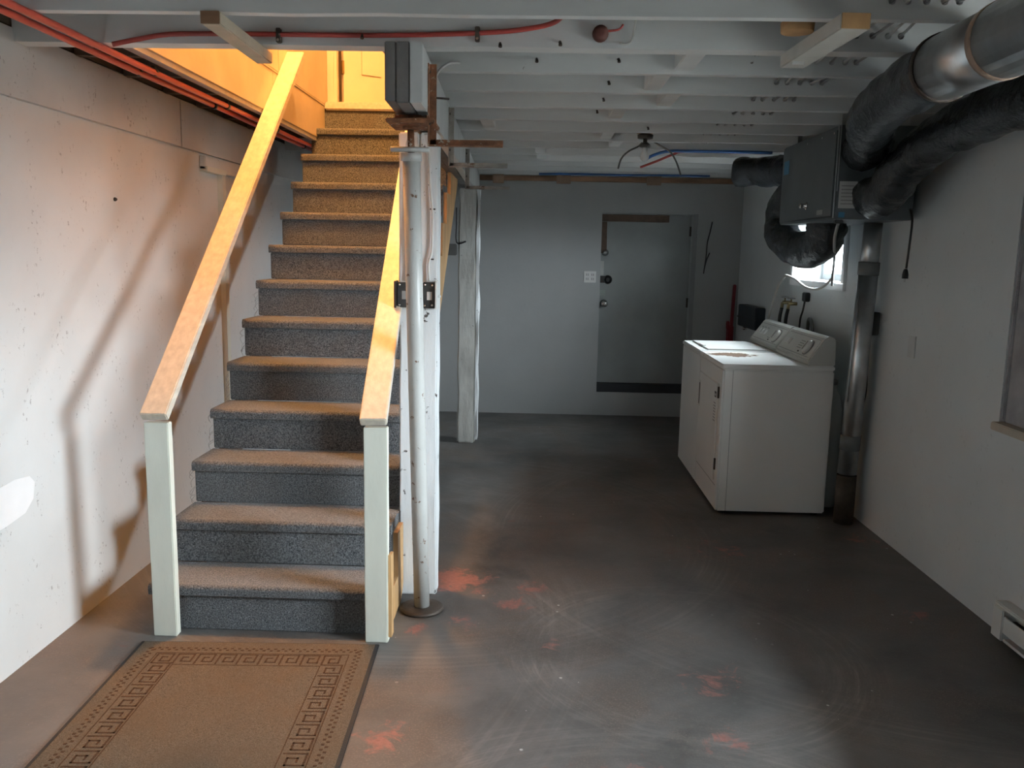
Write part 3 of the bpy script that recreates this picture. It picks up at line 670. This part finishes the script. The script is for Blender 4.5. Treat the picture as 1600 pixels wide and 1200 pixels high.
# loose battens nailed under the joists
def stick(p, q, w, h, m, lab, endm=None):
    e = new_empty('batten', p, lab, 'batten', 'loose battens under the joists')
    MB().bar(p, q, w, h).build('board', m, e, .003)
    d = (Vector(q)-Vector(p)).normalized(); MB().bar(Vector(p)-d*.0035, Vector(p)-d*.0008, w*.97, h*.95).build('sawn_end', endm or raw_w, e)
    return e
stick((-.995,2.655,2.2255), (-1.005,3.20,2.2255), .058, .038, M('pale_batten', (.50,.44,.34), .6, var=.15, vs=10), 'pale batten with brown sawn end above the stair opening')
stick((.900,2.60,2.222), (.875,3.13,2.222), .085, .045, M('grey_batten', (.55,.54,.50), .6, var=.1), 'grey batten under the joists beside the cable holes', raw_o)
o = MB().box((.845,3.02,2.19), (.885,3.028,2.243)).build('paper_tag', label_w); tag(o, 'white tag hanging from the grey batten', 'tag')
o = MB().lathe([(.05,0),(.052,.03),(.03,.04)], (.80,2.83,2.245), (0,0,1), 14).build('wood_knot_block', raw_o); tag(o, 'round brown wood plug above the grey batten', 'wood block')

# the five cables threaded through the joists at the right
for i, x in enumerate(CABX):
    pts = []
    for k, y in enumerate(JY[1:]):
        pts += [(x, y+.02, CABZ), (x+.01*math.sin(k*1.7+i), y+.22, CABZ+.012*math.sin(k*2.3+i*1.3)+.01)]
    cable('electrical_cable', pts[:-1], .0048, cab_w if i % 2 else cab_g, ['first','second','third','fourth','fifth'][i]+' cable from the left threaded through the joist holes', 'cables threaded through the joists', 6)
# blue and red pipes by the lamp
cable('water_pipe', [(.72,5.92,2.18),(.765,5.9,2.205),(.86,5.9,2.232),(1.0,5.9,2.235),(1.3,5.9,2.235),(1.56,5.92,2.235)], .010, blue_pex, 'blue water pipe crossing under the joists towards the black ducts', cat='pipe', n=10)
cable('water_pipe', [(.70,6.05,2.14),(.80,5.97,2.175),(.90,5.935,2.215),(.98,5.935,2.236),(1.3,5.935,2.236),(1.56,5.955,2.236)], .008, red_dk, 'dull red pipe dropping beside the blue pipe', cat='pipe', n=10)
cable('electrical_cable', [(.66,5.56,2.262),(.63,5.58,2.225),(.57,5.6,2.195),(.525,5.6,2.15),(.505,5.6,2.085)], .006, M('grey_green_cable', (.10,.10,.09), .5), 'dark loose cable end drooping left of the bulb')
cable('electrical_cable', [(.70,5.56,2.262),(.76,5.58,2.23),(.83,5.6,2.195),(.875,5.6,2.13),(.905,5.6,2.05)], .006, M('grey_green_cable', (.10,.10,.09), .5), 'dark loose cable end drooping right of the bulb')
for (x, y, w, lab) in ((-.42,7.94,.10,'brown cardboard scrap above the back wall, beside the grey post'),(.16,7.9,.13,'brown cardboard scrap above the back wall, left of the bulb'),(.98,7.92,.13,'brown cardboard scrap above the back wall, right of the bulb')):
    o = rough_plank(MB(), (x, y, 2.165), (x+w, y+.02, 2.243), 3, .006, x).build('cardboard_scrap', card, None, .003); tag(o, lab, 'cardboard')
o = rough_plank(MB(), (XL+.02, 8.045, 2.20), (1.86, 8.098, 2.243), 12, .003, 6).build('sill_plate', raw_w); tag(o, 'dark brown sill plate along the top of the back wall', 'sill plate')

cable('water_pipe', [(.0,7.72,2.232),(.35,7.70,2.234),(.7,7.71,2.232),(1.05,7.7,2.234),(1.5,7.7,2.234)], .010, blue_pex, 'blue water pipe along the top of the back wall', cat='pipe', n=10)
# bare bulb and holder
L = new_empty('ceiling_lamp', (.63, 5.16, 2.24), 'bare white bulb in a dark ceiling holder', 'lamp')
lx, ly = .622, JY[8]+.09
MB().box((lx-.05, ly-.04, 2.252), (lx+.05, ly+.04, 2.30)).build('wood_block', raw_o, L, .004)
MB().lathe([(.045,0),(.047,.02),(.03,.028)], (lx, ly, 2.222), (0,0,1), 16).build('junction_box', darkst, L)
MB().lathe([(.012,0),(.012,.026)], (lx, ly, 2.196), (0,0,1), 10).build('stem', darkst, L)
MB().lathe([(.020,0),(.036,.004),(.034,.014),(.016,.030)], (lx, ly, 2.170), (0,0,1), 18).build('socket', M('dark_porcelain', (.10,.095,.085), .4), L)
MB().lathe([(.003,-.030),(.014,-.027),(.024,-.016),(.027,0),(.022,.016),(.015,.030),(.013,.052)], (lx, ly, 2.120), (0,0,1), 20).build('bulb', bulb_m, L)
MB().tube([(lx+.012,ly-.02,2.175),(lx+.013,ly-.022,2.11)], .0022, 6).build('pull_cord', cab_w, L)

# ================================================================== DOORMAT
MA = .037; MC = Vector((-1.056, 3.128, 0))            # middle of the far edge
MW, ML = .936, 1.50
mt = new_empty('doormat', (MC.x, MC.y-.7, 0), 'tan doormat with brown Greek key border and black rubber edge', 'doormat')
def mloc(u, v, z): # u across from the left edge, v down from the far edge
    return Vector((MC.x+(u-MW/2)*math.cos(MA)+v*math.sin(MA), MC.y+(u-MW/2)*math.sin(MA)-v*math.cos(MA), z))
def mrect(mb, u0, u1, v0, v1, z0, z1):
    vs = [mloc(u,v,z) for u in (u0,u1) for v in (v0,v1) for z in (z0,z1)]
    return mb.add(vs, [(0,1,3,2),(4,6,7,5),(0,4,5,1),(2,3,7,6),(0,2,6,4),(1,5,7,3)])
mrect(MB(), 0, MW, 0, ML, .0005, .006).build('rubber_edge', blk_rub, mt, .003)
mrect(MB(), .016, MW-.016, .010, ML-.012, .0061, .0085).build('pile', mat_tan, mt)
Z0, Z1 = .0086, .0092
key = MB(); CELL = .0815
KEYP = [(0,0),(0,1),(.80,1),(.80,.22),(.32,.22),(.32,.66),(.56,.66)]
def seg(mb, f, a, b, t):
    (u0,v0), (u1,v1) = f(*a), f(*b)
    mrect(mb, min(u0,u1)-t/2, max(u0,u1)+t/2, min(v0,v1)-t/2, max(v0,v1)+t/2, Z0, Z1)
o0, kw = .112, .072        # key band starts here from the edge, and its width
def side(fn, length):
    n = round(length/CELL); c = length/n
    for k in range(n):
        def f(a, b, k=k): return fn(k*c+a*c*.94, kw*b)
        for p, q in zip(KEYP[:-1], KEYP[1:]): seg(key, f, p, q, .0068)
side(lambda a, b: (o0+b, o0+kw+a), ML-2*o0-2*kw)
side(lambda a, b: (MW-o0-kw+b, o0+kw+a), ML-2*o0-2*kw)
side(lambda a, b: (o0+a, o0+kw-b), MW-2*o0)
side(lambda a, b: (o0+a, ML-o0-b), MW-2*o0)
key.build('key_pattern', mat_brn, mt)
ln = MB()
for d in (o0-.010, o0+kw+.010):
    for (a, b, c, e) in ((d,MW-d,d,d),(d,MW-d,ML-d,ML-d),(d,d,d,ML-d),(MW-d,MW-d,d,ML-d)):
        mrect(ln, a-.0018, b+.0018, c-.0018, e+.0018, Z0, Z1)
ln.build('line_pattern', mat_brn, mt)
dt = MB(); d0 = .062
def dots(fn, length):
    n = int(length/.028)
    for k in range(n):
        for r in (0, 1):
            u, v = fn((k+.5*r+.2)*length/n, r*.014)
            mrect(dt, u-.0055, u+.0055, v-.0045, v+.0045, Z0, Z1)
dots(lambda a, b: (d0+b, d0+a), ML-2*d0); dots(lambda a, b: (MW-d0-b, d0+a), ML-2*d0)
dots(lambda a, b: (d0+a, d0+b), MW-2*d0); dots(lambda a, b: (d0+a, ML-d0-b), MW-2*d0)
dt.build('dash_pattern', mat_brn, mt)

# ================================================================== WASHER AND DRYER
def appliance(nm, x0, y0, lab, cat, dryer):
    W, D, H = .686, .655, .915; y1 = y0+W; x1 = x0+D; cy = (y0+y1)/2
    e = new_empty(nm, ((x0+x1)/2, cy, 0), lab, cat)
    MB().box((x0+.006, y0+.004, .018), (x1, y1-.004, H-.032)).build('cabinet', enamel, e, .008)
    MB().box((x0, y0+.004, .022), (x0+.0055, y1-.004, H-.034)).build('front_panel', enamel, e, .002)
    MB().box((x0-.006, y0, H-.030), (x1, y1, H)).build('top', rust_top if dryer else enamel, e, .007, 3)
    for (a, b) in ((x0+.05,y0+.05),(x1-.05,y0+.05),(x0+.05,y1-.05),(x1-.05,y1-.05)):
        MB().lathe([(.022,0),(.022,.008),(.010,.010),(.010,.018)], (a, b, 0), (0,0,1), 12).build('foot', blk_rub, e)
    # console
    prof = [(x0+.500,H+.001),(x0+.492,H+.028),(x0+.588,H+.162),(x0+.605,H+.172),(x0+.632,H+.172),(x0+.650,H+.155),(x0+.655,H+.001)]
    c = MB().prism(prof, 'y', y0+.003, y1-.003).build('console', enam_g, e, .006)
    a, b = Vector((x0+.492,0,H+.028)), Vector((x0+.588,0,H+.162)); t = (b-a).normalized(); nrm = Vector((-t.z,0,t.x))
    def cp(s, y, d): q = a+(b-a)*s+nrm*d; return Vector((q.x, y, q.z))
    def cbox(s0, s1, ya, yb, d0, d1, nm2, m, bv=.0):
        vs = [cp(s,y,d) for s in (s0,s1) for y in (ya,yb) for d in (d0,d1)]
        MB().add(vs, [(0,1,3,2),(4,6,7,5),(0,4,5,1),(2,3,7,6),(0,2,6,4),(1,5,7,3)]).build(nm2, m, c, bv)
    cbox(.06, .94, y0+.03, y1-.03, .0005, .003, 'fascia', M('console_face', (.66,.665,.63), .35, var=.03, bump=0), .001)
    cbox(.88, .90, y0+.04, y1-.04, .0031, .0038, 'trim_line', ink_g); cbox(.12, .14, y0+.04, y1-.04, .0031, .0038, 'trim_line', ink_g)
    if dryer:
        cbox(.38, .62, y1-.17, y1-.09, .0031, .014, 'button', M('pale_button', (.70,.70,.68), .3), .003)
        cbox(.36, .64, y1-.18, y1-.175, .0031, .0042, 'button_mark', ink_g)
        ky = y0+.14
        for s in (.35,.45,.55,.65): cbox(s, s+.03, y0+.26, y0+.34, .0031, .0036, 'print_line', ink_g)
    else:
        for k in range(3): cbox(.38, .62, y1-.13-.075*k, y1-.075-.075*k, .0031, .014, 'button', M('pale_button', (.70,.70,.68), .3), .003)
        for k in range(3): cbox(.70, .73, y1-.13-.075*k, y1-.085-.075*k, .0031, .0036, 'print_line', ink_g)
        ky = y0+.13
        cbox(.3, .33, y0+.25, y0+.32, .0031, .0036, 'print_line', ink_g)
    MB().lathe([(.052,.0),(.053,.004),(.050,.005)], cp(.48, ky, .003), nrm, 26).build('dial_ring', ink_g, c)
    MB().lathe([(.045,0),(.044,.012),(.038,.018),(.030,.019)], cp(.48, ky, .0085), nrm, 26).build('knob', M('pale_button', (.70,.70,.68)), c)
    cbox(.30, .66, ky-.004, ky+.004, .0278, .034, 'knob_grip', chrome, .001)
    cbox(.20, .26, y0+.03+.22, y0+.03+.25, .0031, .0036, 'print_mark', ink)
    if dryer:
        dr = MB().box((x0-.012, y0+.075, .19), (x0-.0005, y1-.05, .79)).build('door', enamel, e, .005, 3)
        MB().box((x0-.0135, y1-.105, .56), (x0-.0122, y1-.055, .73)).build('handle_recess_frame', enam_g, dr, .0005)
        MB().box((x0-.0150, y1-.090, .575), (x0-.0136, y1-.072, .715)).build('handle_recess', ink, dr)
        MB().box((x0-.0135, y0+.090, .70), (x0-.0122, y0+.135, .735)).build('badge', ink, dr)
        MB().box((x0-.0140, y0+.100, .708), (x0-.0136, y0+.125, .722)).build('badge_face', label_w, dr)
        for k in range(7): MB().box((x0-.0135, y0+.10, .66-.018*k), (x0-.0122, y0+.15, .666-.018*k)).build('print_line', ink_g, dr)
        for z in (.26, .70): MB().box((x0-.010, y0+.060, z), (x0-.0005, y0+.0745, z+.07)).build('hinge', darkst, e, .001)
        MB().box((x0-.0012, y0+.05, .165), (x0-.0002, y1-.03, .169)).build('panel_seam', ink_g, e)
        MB().box((x0+.060, y0+.0028, .02), (x0+.0625, y0+.0040, H-.035)).build('corner_seam', ink_g, e)
    else:
        ld = MB().box((x0+.055, y0+.06, H+.0005), (x0+.455, y1-.06, H+.008)).build('lid', enamel, e, .004)
        MB().box((x0+.060, cy-.09, H+.0081), (x0+.085, cy+.05, H+.0125)).build('lid_grip', enamel, ld, .002)
        MB().box((x0+.048, cy-.10, H+.0005), (x0+.0545, cy+.02, H+.002)).build('grip_recess', ink, e)
    return e
appliance('clothes_dryer', 1.112, 5.000, 'white clothes dryer with a rust stain on its top', 'dryer', True)
appliance('washing_machine', 1.112, 5.695, 'white top-loading washing machine beyond the rust-stained dryer', 'washing machine', False)

# ================================================================== VENTILATION UNIT AND DUCTS
hv = new_empty('ventilation_unit', (1.72, 5.0, 1.745), 'dark grey ventilation unit hung under the joists above the dryer', 'ventilation unit')
UX0, UX1, UY0, UY1, UZ0, UZ1 = 1.520, 1.925, 4.50, 5.50, 1.745, 2.215
MB().box((UX0+.004, UY0+.004, UZ0), (UX1, UY1, UZ1)).build('casing', unit_m, hv, .006)
MB().box((UX0-.004, UY0+.03, UZ0+.012), (UX0+.0035, UY1-.02, UZ1-.02)).build('side_door', unit_m, hv, .004)
MB().box((UX0+.006, UY0-.003, UZ0+.14), (UX0+.010, UY0+.0035, UZ1)).build('corner_seam', galv, hv)
MB().box((UX0-.004, UY0+.0005, UZ0+.005), (UX0+.0005, UY0+.008, UZ1)).build('corner_seam', galv, hv)
MB().box((UX0+.02, UY0-.001, UZ0+.055), (UX0+.11, UY0+.0035, UZ0+.19)).build('data_label', label_w, hv)
for k in range(6): MB().box((UX0+.03, UY0-.0016, UZ0+.075+.018*k), (UX0+.095, UY0-.0011, UZ0+.079+.018*k)).build('print_line', ink_g, hv)
MB().box((UX0+.025, UY0-.001, UZ0+.008), (UX0+.055, UY0+.0035, UZ0+.035)).build('blue_sticker', label_b, hv)
MB().box((UX0-.0055, UY1-.16, UZ1-.17), (UX0-.0042, UY1-.06, UZ1-.09)).build('blue_sticker', label_b, hv)
MB().lathe([(.022,0),(.022,.006),(.012,.010),(.010,.028),(.016,.034),(.012,.04)], (UX0-.004, 4.95, UZ0+.09), (-1,0,0), 14).build('door_latch', chrome, hv)
MB().box((UX0-.0055, 4.66, UZ0+.03), (UX0-.0042, 4.76, UZ0+.055)).build('maker_plate', ink_g, hv)
MB().box((UX0+.03, UY0+.05, UZ0-.02), (UX0+.07, UY0+.09, UZ0-.0005)).build('drain_fitting', blk, hv, .004)
for (y) in (4.62, 5.38): MB().box((UX0+.05, y, UZ1+.0005), (UX0+.075, y+.003, ZJ+.04)).build('hanger_strap', galv, hv)
for y in (4.56, 4.75, 5.0): MB().lathe([(.006,0),(.006,.003)], (UX0-.004, y, UZ1-.035), (-1,0,0), 8).build('screw', chrome, hv)

def duct(nm, pts, r, m, lab, n=26, wr=.016, bands=(), grp='black wrapped ducts', cat='duct'):
    P = spline(pts, 8); e = new_empty(nm, tuple(P[len(P)//2]), lab, cat, grp)
    rr = [r*(1+.05*noise.noise(Vector((i*.35, r*40, 2)))) for i in range(len(P))]
    MB().tube(P, rr, n, True, wr).build('sleeve', m, e)
    for b in bands:
        i = min(max(int(b*(len(P)-1)), 0), len(P)-2)
        d = (P[i+1]-P[i]).normalized(); MB().tube([P[i]-d*.012, P[i]+d*.012], r*1.06, n).build('tape_band', M('duct_tape', (.16,.17,.17), .35, .3), e)
    return e
duct('insulated_duct', [(1.765,2.5,2.14),(1.765,3.2,2.13),(1.765,3.7,2.11),(1.75,4.0,2.05),(1.72,4.18,1.96),(1.70,4.28,1.88),(1.70,4.38,1.855),(1.70,4.499,1.855)], .100, bagm, 'black wrapped duct bending down in front of the ventilation unit')
duct('insulated_duct', [(1.66,5.51,1.98),(1.63,5.66,1.92),(1.60,5.72,1.80),(1.60,5.66,1.68),(1.63,5.48,1.61),(1.66,5.30,1.595),(1.678,5.15,1.625),(1.682,5.09,1.69),(1.682,5.085,1.742)], .110, bagm, 'black wrapped duct sagging under the far end of the ventilation unit')
duct('insulated_duct', [(1.40,6.20,2.128),(1.50,6.12,2.128),(1.60,6.0,2.122),(1.66,5.86,2.11),(1.72,5.74,2.10),(1.76,5.62,2.10),(1.77,5.51,2.10)], .100, bagm, 'black wrapped duct running under the far joists')
duct('insulated_duct', [(1.25,2.80,2.138),(1.27,3.1,2.136),(1.36,3.6,2.132),(1.48,3.98,2.12),(1.58,4.22,2.10),(1.63,4.36,2.09),(1.64,4.499,2.09)], .097, bagm, 'black wrapped duct joining the metal duct to the ventilation unit')
gd = new_empty('metal_duct', (1.25,2.0,2.04), 'round galvanised duct under the joists at upper right', 'duct')
MB().tube([(1.25,1.2,2.138),(1.25,1.8,2.138),(1.25,2.45,2.138)], .104, 30).build('section', galv, gd)
MB().tube([(1.25,2.44,2.138),(1.25,2.80,2.138)], .101, 30).build('section', galv, gd)
MB().tube([(1.25,2.425,2.138),(1.25,2.455,2.138)], .1055, 30).build('joint', M('worn_tape', (.34,.24,.18), .5, .2, var=.3, vs=20), gd)
MB().tube([(1.25,2.78,2.138),(1.25,2.805,2.138)], .1058, 30).build('rim', darkst, gd)

vp = new_empty('vent_pipe', (1.86, 4.93, 0), 'tall galvanised vent pipe standing behind the dryer', 'vent pipe')
vb, vt = Vector((1.845,4.90,.30)), Vector((1.865,4.86,1.743))
def vq(t): return vb+(vt-vb)*t
MB().tube([vq(0), vq(.45), vq(.80)], .054, 24).build('lower_section', galv, vp)
MB().tube([vq(.79), vq(1)], .050, 24).build('upper_section', galv, vp)
MB().tube([vq(.80), vq(.85)], .0575, 24).build('clamp_band', M('duct_tape', (.16,.17,.17)), vp)
MB().tube([vq(.10), vq(.16)], .0575, 24).build('clamp_band', M('duct_tape', (.16,.17,.17)), vp)
MB().tube([(vb.x,vb.y,.0), (vb.x,vb.y,.29)], .056, 20).build('foot_section', darkst, vp)
MB().tube([vq(.3)+Vector((-.052,-.03,0)), vq(.75)+Vector((-.052,-.03,0))], .003, 6).build('seam', galv, vp)

# plug hanging from the unit, wall boxes, heater, and the things behind the washer
pc = new_empty('power_cord', (1.905,4.46,1.45), 'black power cord with plug hanging from the ventilation unit', 'power cord')
MB().tube(spline([(1.905,4.495,1.80),(1.905,4.46,1.74),(1.90,4.455,1.62),(1.897,4.462,1.50)],5), .006, 8).build('cord', blk, pc)
MB().lathe([(.007,.05),(.012,.04),(.016,.02),(.016,0)][::-1], (1.896,4.464,1.448), (0,0,1), 12).build('plug', blk, pc)
for d in (-.006,.006): MB().box((1.895,4.464+d-.0015,1.430), (1.897,4.464+d+.0015,1.4478)).build('prong', chrome, pc)
def wallbox(nm, y0, y1, z0, z1, d, m, lab, cat, bv=.004):
    o = rblock(MB(), y0, y1, z0, z1, -d, -.0005).build(nm, m, None, bv); return tag(o, lab, cat)
wallbox('dryer_outlet', 4.88, 5.03, 1.115, 1.245, .05, M('dark_outlet', (.03,.034,.036), .5), 'dark dryer outlet box on the wall beside the vent pipe', 'outlet')

o = rblock(MB(), 4.415, 4.495, 1.040, 1.155, -.007, -.0005).build('blank_wall_plate', M('grey_wall_plate', (.60,.61,.60), .4), None, .002); tag(o, 'small blank plate on the right wall', 'wall plate')
cable('power_cord', [(1.905,4.95,1.12),(1.915,4.93,.95),(1.918,4.92,.76),(1.91,5.0,.58),(1.905,5.08,.42),(1.90,5.12,.15),(1.89,5.16,.012)], .010, M('blue_black_cord', (.012,.020,.028), .45), 'thick black dryer cord running down the right wall', cat='power cord')
tk = new_empty('plastic_jug', (1.85,5.28,0), 'white plastic jug standing behind the dryer', 'jug')
MB().lathe([(.060,0),(.070,.01),(.072,.18),(.066,.40),(.062,.62),(.045,.70),(.022,.74),(.022,.77)], (1.855,5.26,0), (0,0,1), 22).build('body', tank_m, tk)
MB().lathe([(.026,0),(.026,.025),(.02,.03)], (1.855,5.26,.7705), (0,0,1), 16).build('cap', M('grey_cap', (.3,.3,.3), .5), tk)

ht = new_empty('baseboard_heater', (RW(2.6)-.03, 2.6, .02), 'white baseboard heater along the right wall', 'heater')
def rb(nm, m, y0, y1, z0, z1, d0, d1, bv=.002): return rblock(MB(), y0, y1, z0, z1, -d1, -d0).build(nm, m, ht, bv)
rb('back_plate', heat_w, 1.7, 3.385, .02, .165, .0005, .008); rb('top_cover', heat_w, 1.7, 3.385, .150, .166, .0085, .060, .004)
rb('front_panel', heat_w, 1.7, 3.31, .055, .125, .052, .060); rb('end_cap', heat_w, 3.312, 3.385, .018, .149, .0085, .064, .004)
rb('bottom_lip', heat_w, 1.7, 3.31, .018, .030, .0085, .055); rb('element', M('dark_fins', (.02,.02,.02), .5), 1.72, 3.30, .05, .11, .012, .045)

# faucets for the washer, hoses, cable and plug on the wall behind
fv = new_empty('washer_valve', (RW(6.4)-.05, 6.42, 1.19), 'pair of washer taps with black hoses on the right wall', 'tap')
fx = RW(6.4)-.055
for k, y in enumerate((6.36, 6.52)):
    MB().tube([(RW(y)-.001, y, 1.205), (fx-.005, y, 1.205)], .013, 12).build('tap_body', brass, fv)
    MB().tube([(fx-.005, y, 1.205), (fx-.008, y, 1.165)], .012, 12).build('spout', brass, fv)
    MB().tube([(fx+.012, y, 1.205), (fx+.012, y, 1.24)], .006, 8).build('stem', brass, fv)
    MB().lathe([(.006,0),(.028,.002),(.030,.008),(.008,.012)], (fx+.012, y, 1.238), (0,0,1), 14).build('handwheel', M('grey_cap', (.3,.3,.3)), fv)
    MB().tube(spline([(fx-.008, y, 1.163), (fx-.012, y+.02, 1.10), (fx-.010, y+.03, 1.0), (fx, y+.02, .6)],5), .013, 12).build('hose', blk_rub, fv)
wc = new_empty('power_cord', (RW(6.1)-.02, 6.1, 1.1), 'black washer plug and cord on the right wall below the window', 'power cord')
rblock(MB(), 6.075, 6.155, 1.235, 1.30, -.035, -.0005).build('plug', blk, wc, .005)
MB().tube(spline([(RW(6.1)-.025,6.115,1.24),(RW(6.1)-.03,6.13,1.17),(RW(6.1)-.035,6.16,1.10),(RW(6.1)-.04,6.15,.95)],5), .007, 8).build('cord', blk, wc)
o = MB().tube(spline([(RW(5.95)-.02,5.90,.90),(RW(5.95)-.03,5.90,1.05),(RW(5.95)-.035,5.94,1.12),(RW(5.95)-.03,6.0,1.10),(RW(5.95)-.02,6.02,.98)],5), .012, 10).build('drain_hose', M('grey_hose', (.12,.13,.13), .5)); tag(o, 'grey drain hose loop behind the washing machine', 'hose')
cable('electrical_cable', [(1.875,6.95,.90),(1.875,6.90,1.07),(1.87,6.72,1.27),(1.865,6.52,1.392),(1.858,6.40,1.408),(1.865,6.21,1.385),(1.865,6.0,1.345),(1.868,5.80,1.335),(1.87,5.62,1.362),(1.87,5.47,1.42)], .009, cab_w, 'white cable swooping across below the small window')
cable('drain_tube', [(1.57,4.57,1.722),(1.62,4.75,1.65),(1.78,5.2,1.55),(1.865,5.45,1.50),(1.87,5.47,1.40),(1.872,5.47,1.37)], .008, cab_g, 'grey drain tube dropping from the ventilation unit past the window', cat='tube')
bb = new_empty('laundry_box', (1.86,7.45,.9), 'black box on the right wall beyond the washing machine', 'box')
rblock(MB(), 7.15, 7.72, .93, 1.12, -.085, -.0005).build('housing', M('blue_black_plastic', (.014,.02,.028), .4), bb, .006)
rblock(MB(), 7.13, 7.73, 1.005, 1.018, -.09, -.0855).build('ridge', blk, bb)
MB().lathe([(.018,0),(.02,.02),(.008,.03)], (RW(7.5)-.05,7.60,.8985), (0,0,1), 12).build('outlet_fitting', chrome, bb)
rp = new_empty('pipe_wrench', (1.85,8.02,.78), 'long dark red wrench leaning in the back corner', 'wrench')
MB().bar((1.842,8.05,.86), (1.862,8.085,1.28), .030, .022, (0,1,0)).build('handle', red_pl, rp, .006)
MB().box((1.80,8.035,.74), (1.865,8.065,.90)).build('jaw', red_pl, rp, .010)
MB().box((1.795,8.030,.86), (1.822,8.07,.94)).build('hook_jaw', red_pl, rp, .006)
o = MB().tube([(1.845,8.03,.012),(1.845,8.045,.74)], .010, 8).build('support_rod', darkst, rp)
tw = MB(); tw.tube(spline([(1.622,8.088,1.855),(1.605,8.085,1.76),(1.585,8.085,1.66),(1.580,8.086,1.53),(1.565,8.088,1.375)],5), [.006]*21, 7)
tw.tube(spline([(1.568,8.088,1.41),(1.585,8.085,1.50),(1.612,8.088,1.57)],4), .006, 7)
o = tw.build('hanging_wire', blk); tag(o, 'bent black wire hanging on the back wall right of the door', 'wire')
ol = new_empty('wall_outlet', (.50, YB, 1.27), 'white double outlet plate on the back wall left of the door', 'outlet')
MB().box((.445, YB-.008, 1.272), (.560, YB-.0005, 1.378)).build('plate', plate_w, ol, .003)
for x in (.477, .527):
    for z in (1.295, 1.335): 
        MB().box((x-.010, YB-.0095, z), (x-.006, YB-.0081, z+.022)).box((x+.006, YB-.0095, z), (x+.010, YB-.0081, z+.022)).build('socket_slot', ink, ol)

o = MB().lathe([(.008,0),(.009,.004),(.005,.012)], (XL, 3.78, 1.745), (1,0,0), 10).build('wall_screw', darkst); tag(o, 'dark screw in the left wall', 'screw')

ys_ = [(2.70,.54),(2.86,.545),(2.98,.56),(3.035,.60),(3.05,.66),(3.02,.69),(2.93,.70),(2.80,.69),(2.70,.69)]
MB().prism(ys_, 'x', XL+.0003, XL+.0013).build('plaster_patch', M('bright_filler', (.80,.80,.80), .5, var=.04, bump=.3), wl)

# ================================================================== UPSTAIRS LAMP
ul = new_empty('upstairs_lamp', (-1.0, 4.7, 4.85), 'warm ceiling lamp upstairs over the stairwell', 'lamp')
MB().lathe([(.16,0),(.16,.025),(.05,.03)], (-1.0, 4.15, 4.92), (0,0,1), 24).build('canopy', door_w, ul)
pl = bpy.data.lights.new('lamp_bulb', 'POINT'); pl.energy = 470; pl.color = (1.0,.48,.145); pl.shadow_soft_size = .10
po = bpy.data.objects.new('lamp_bulb', pl); COL.objects.link(po); po.parent = ul; po.location = (0, 4.15-4.7, -.08)
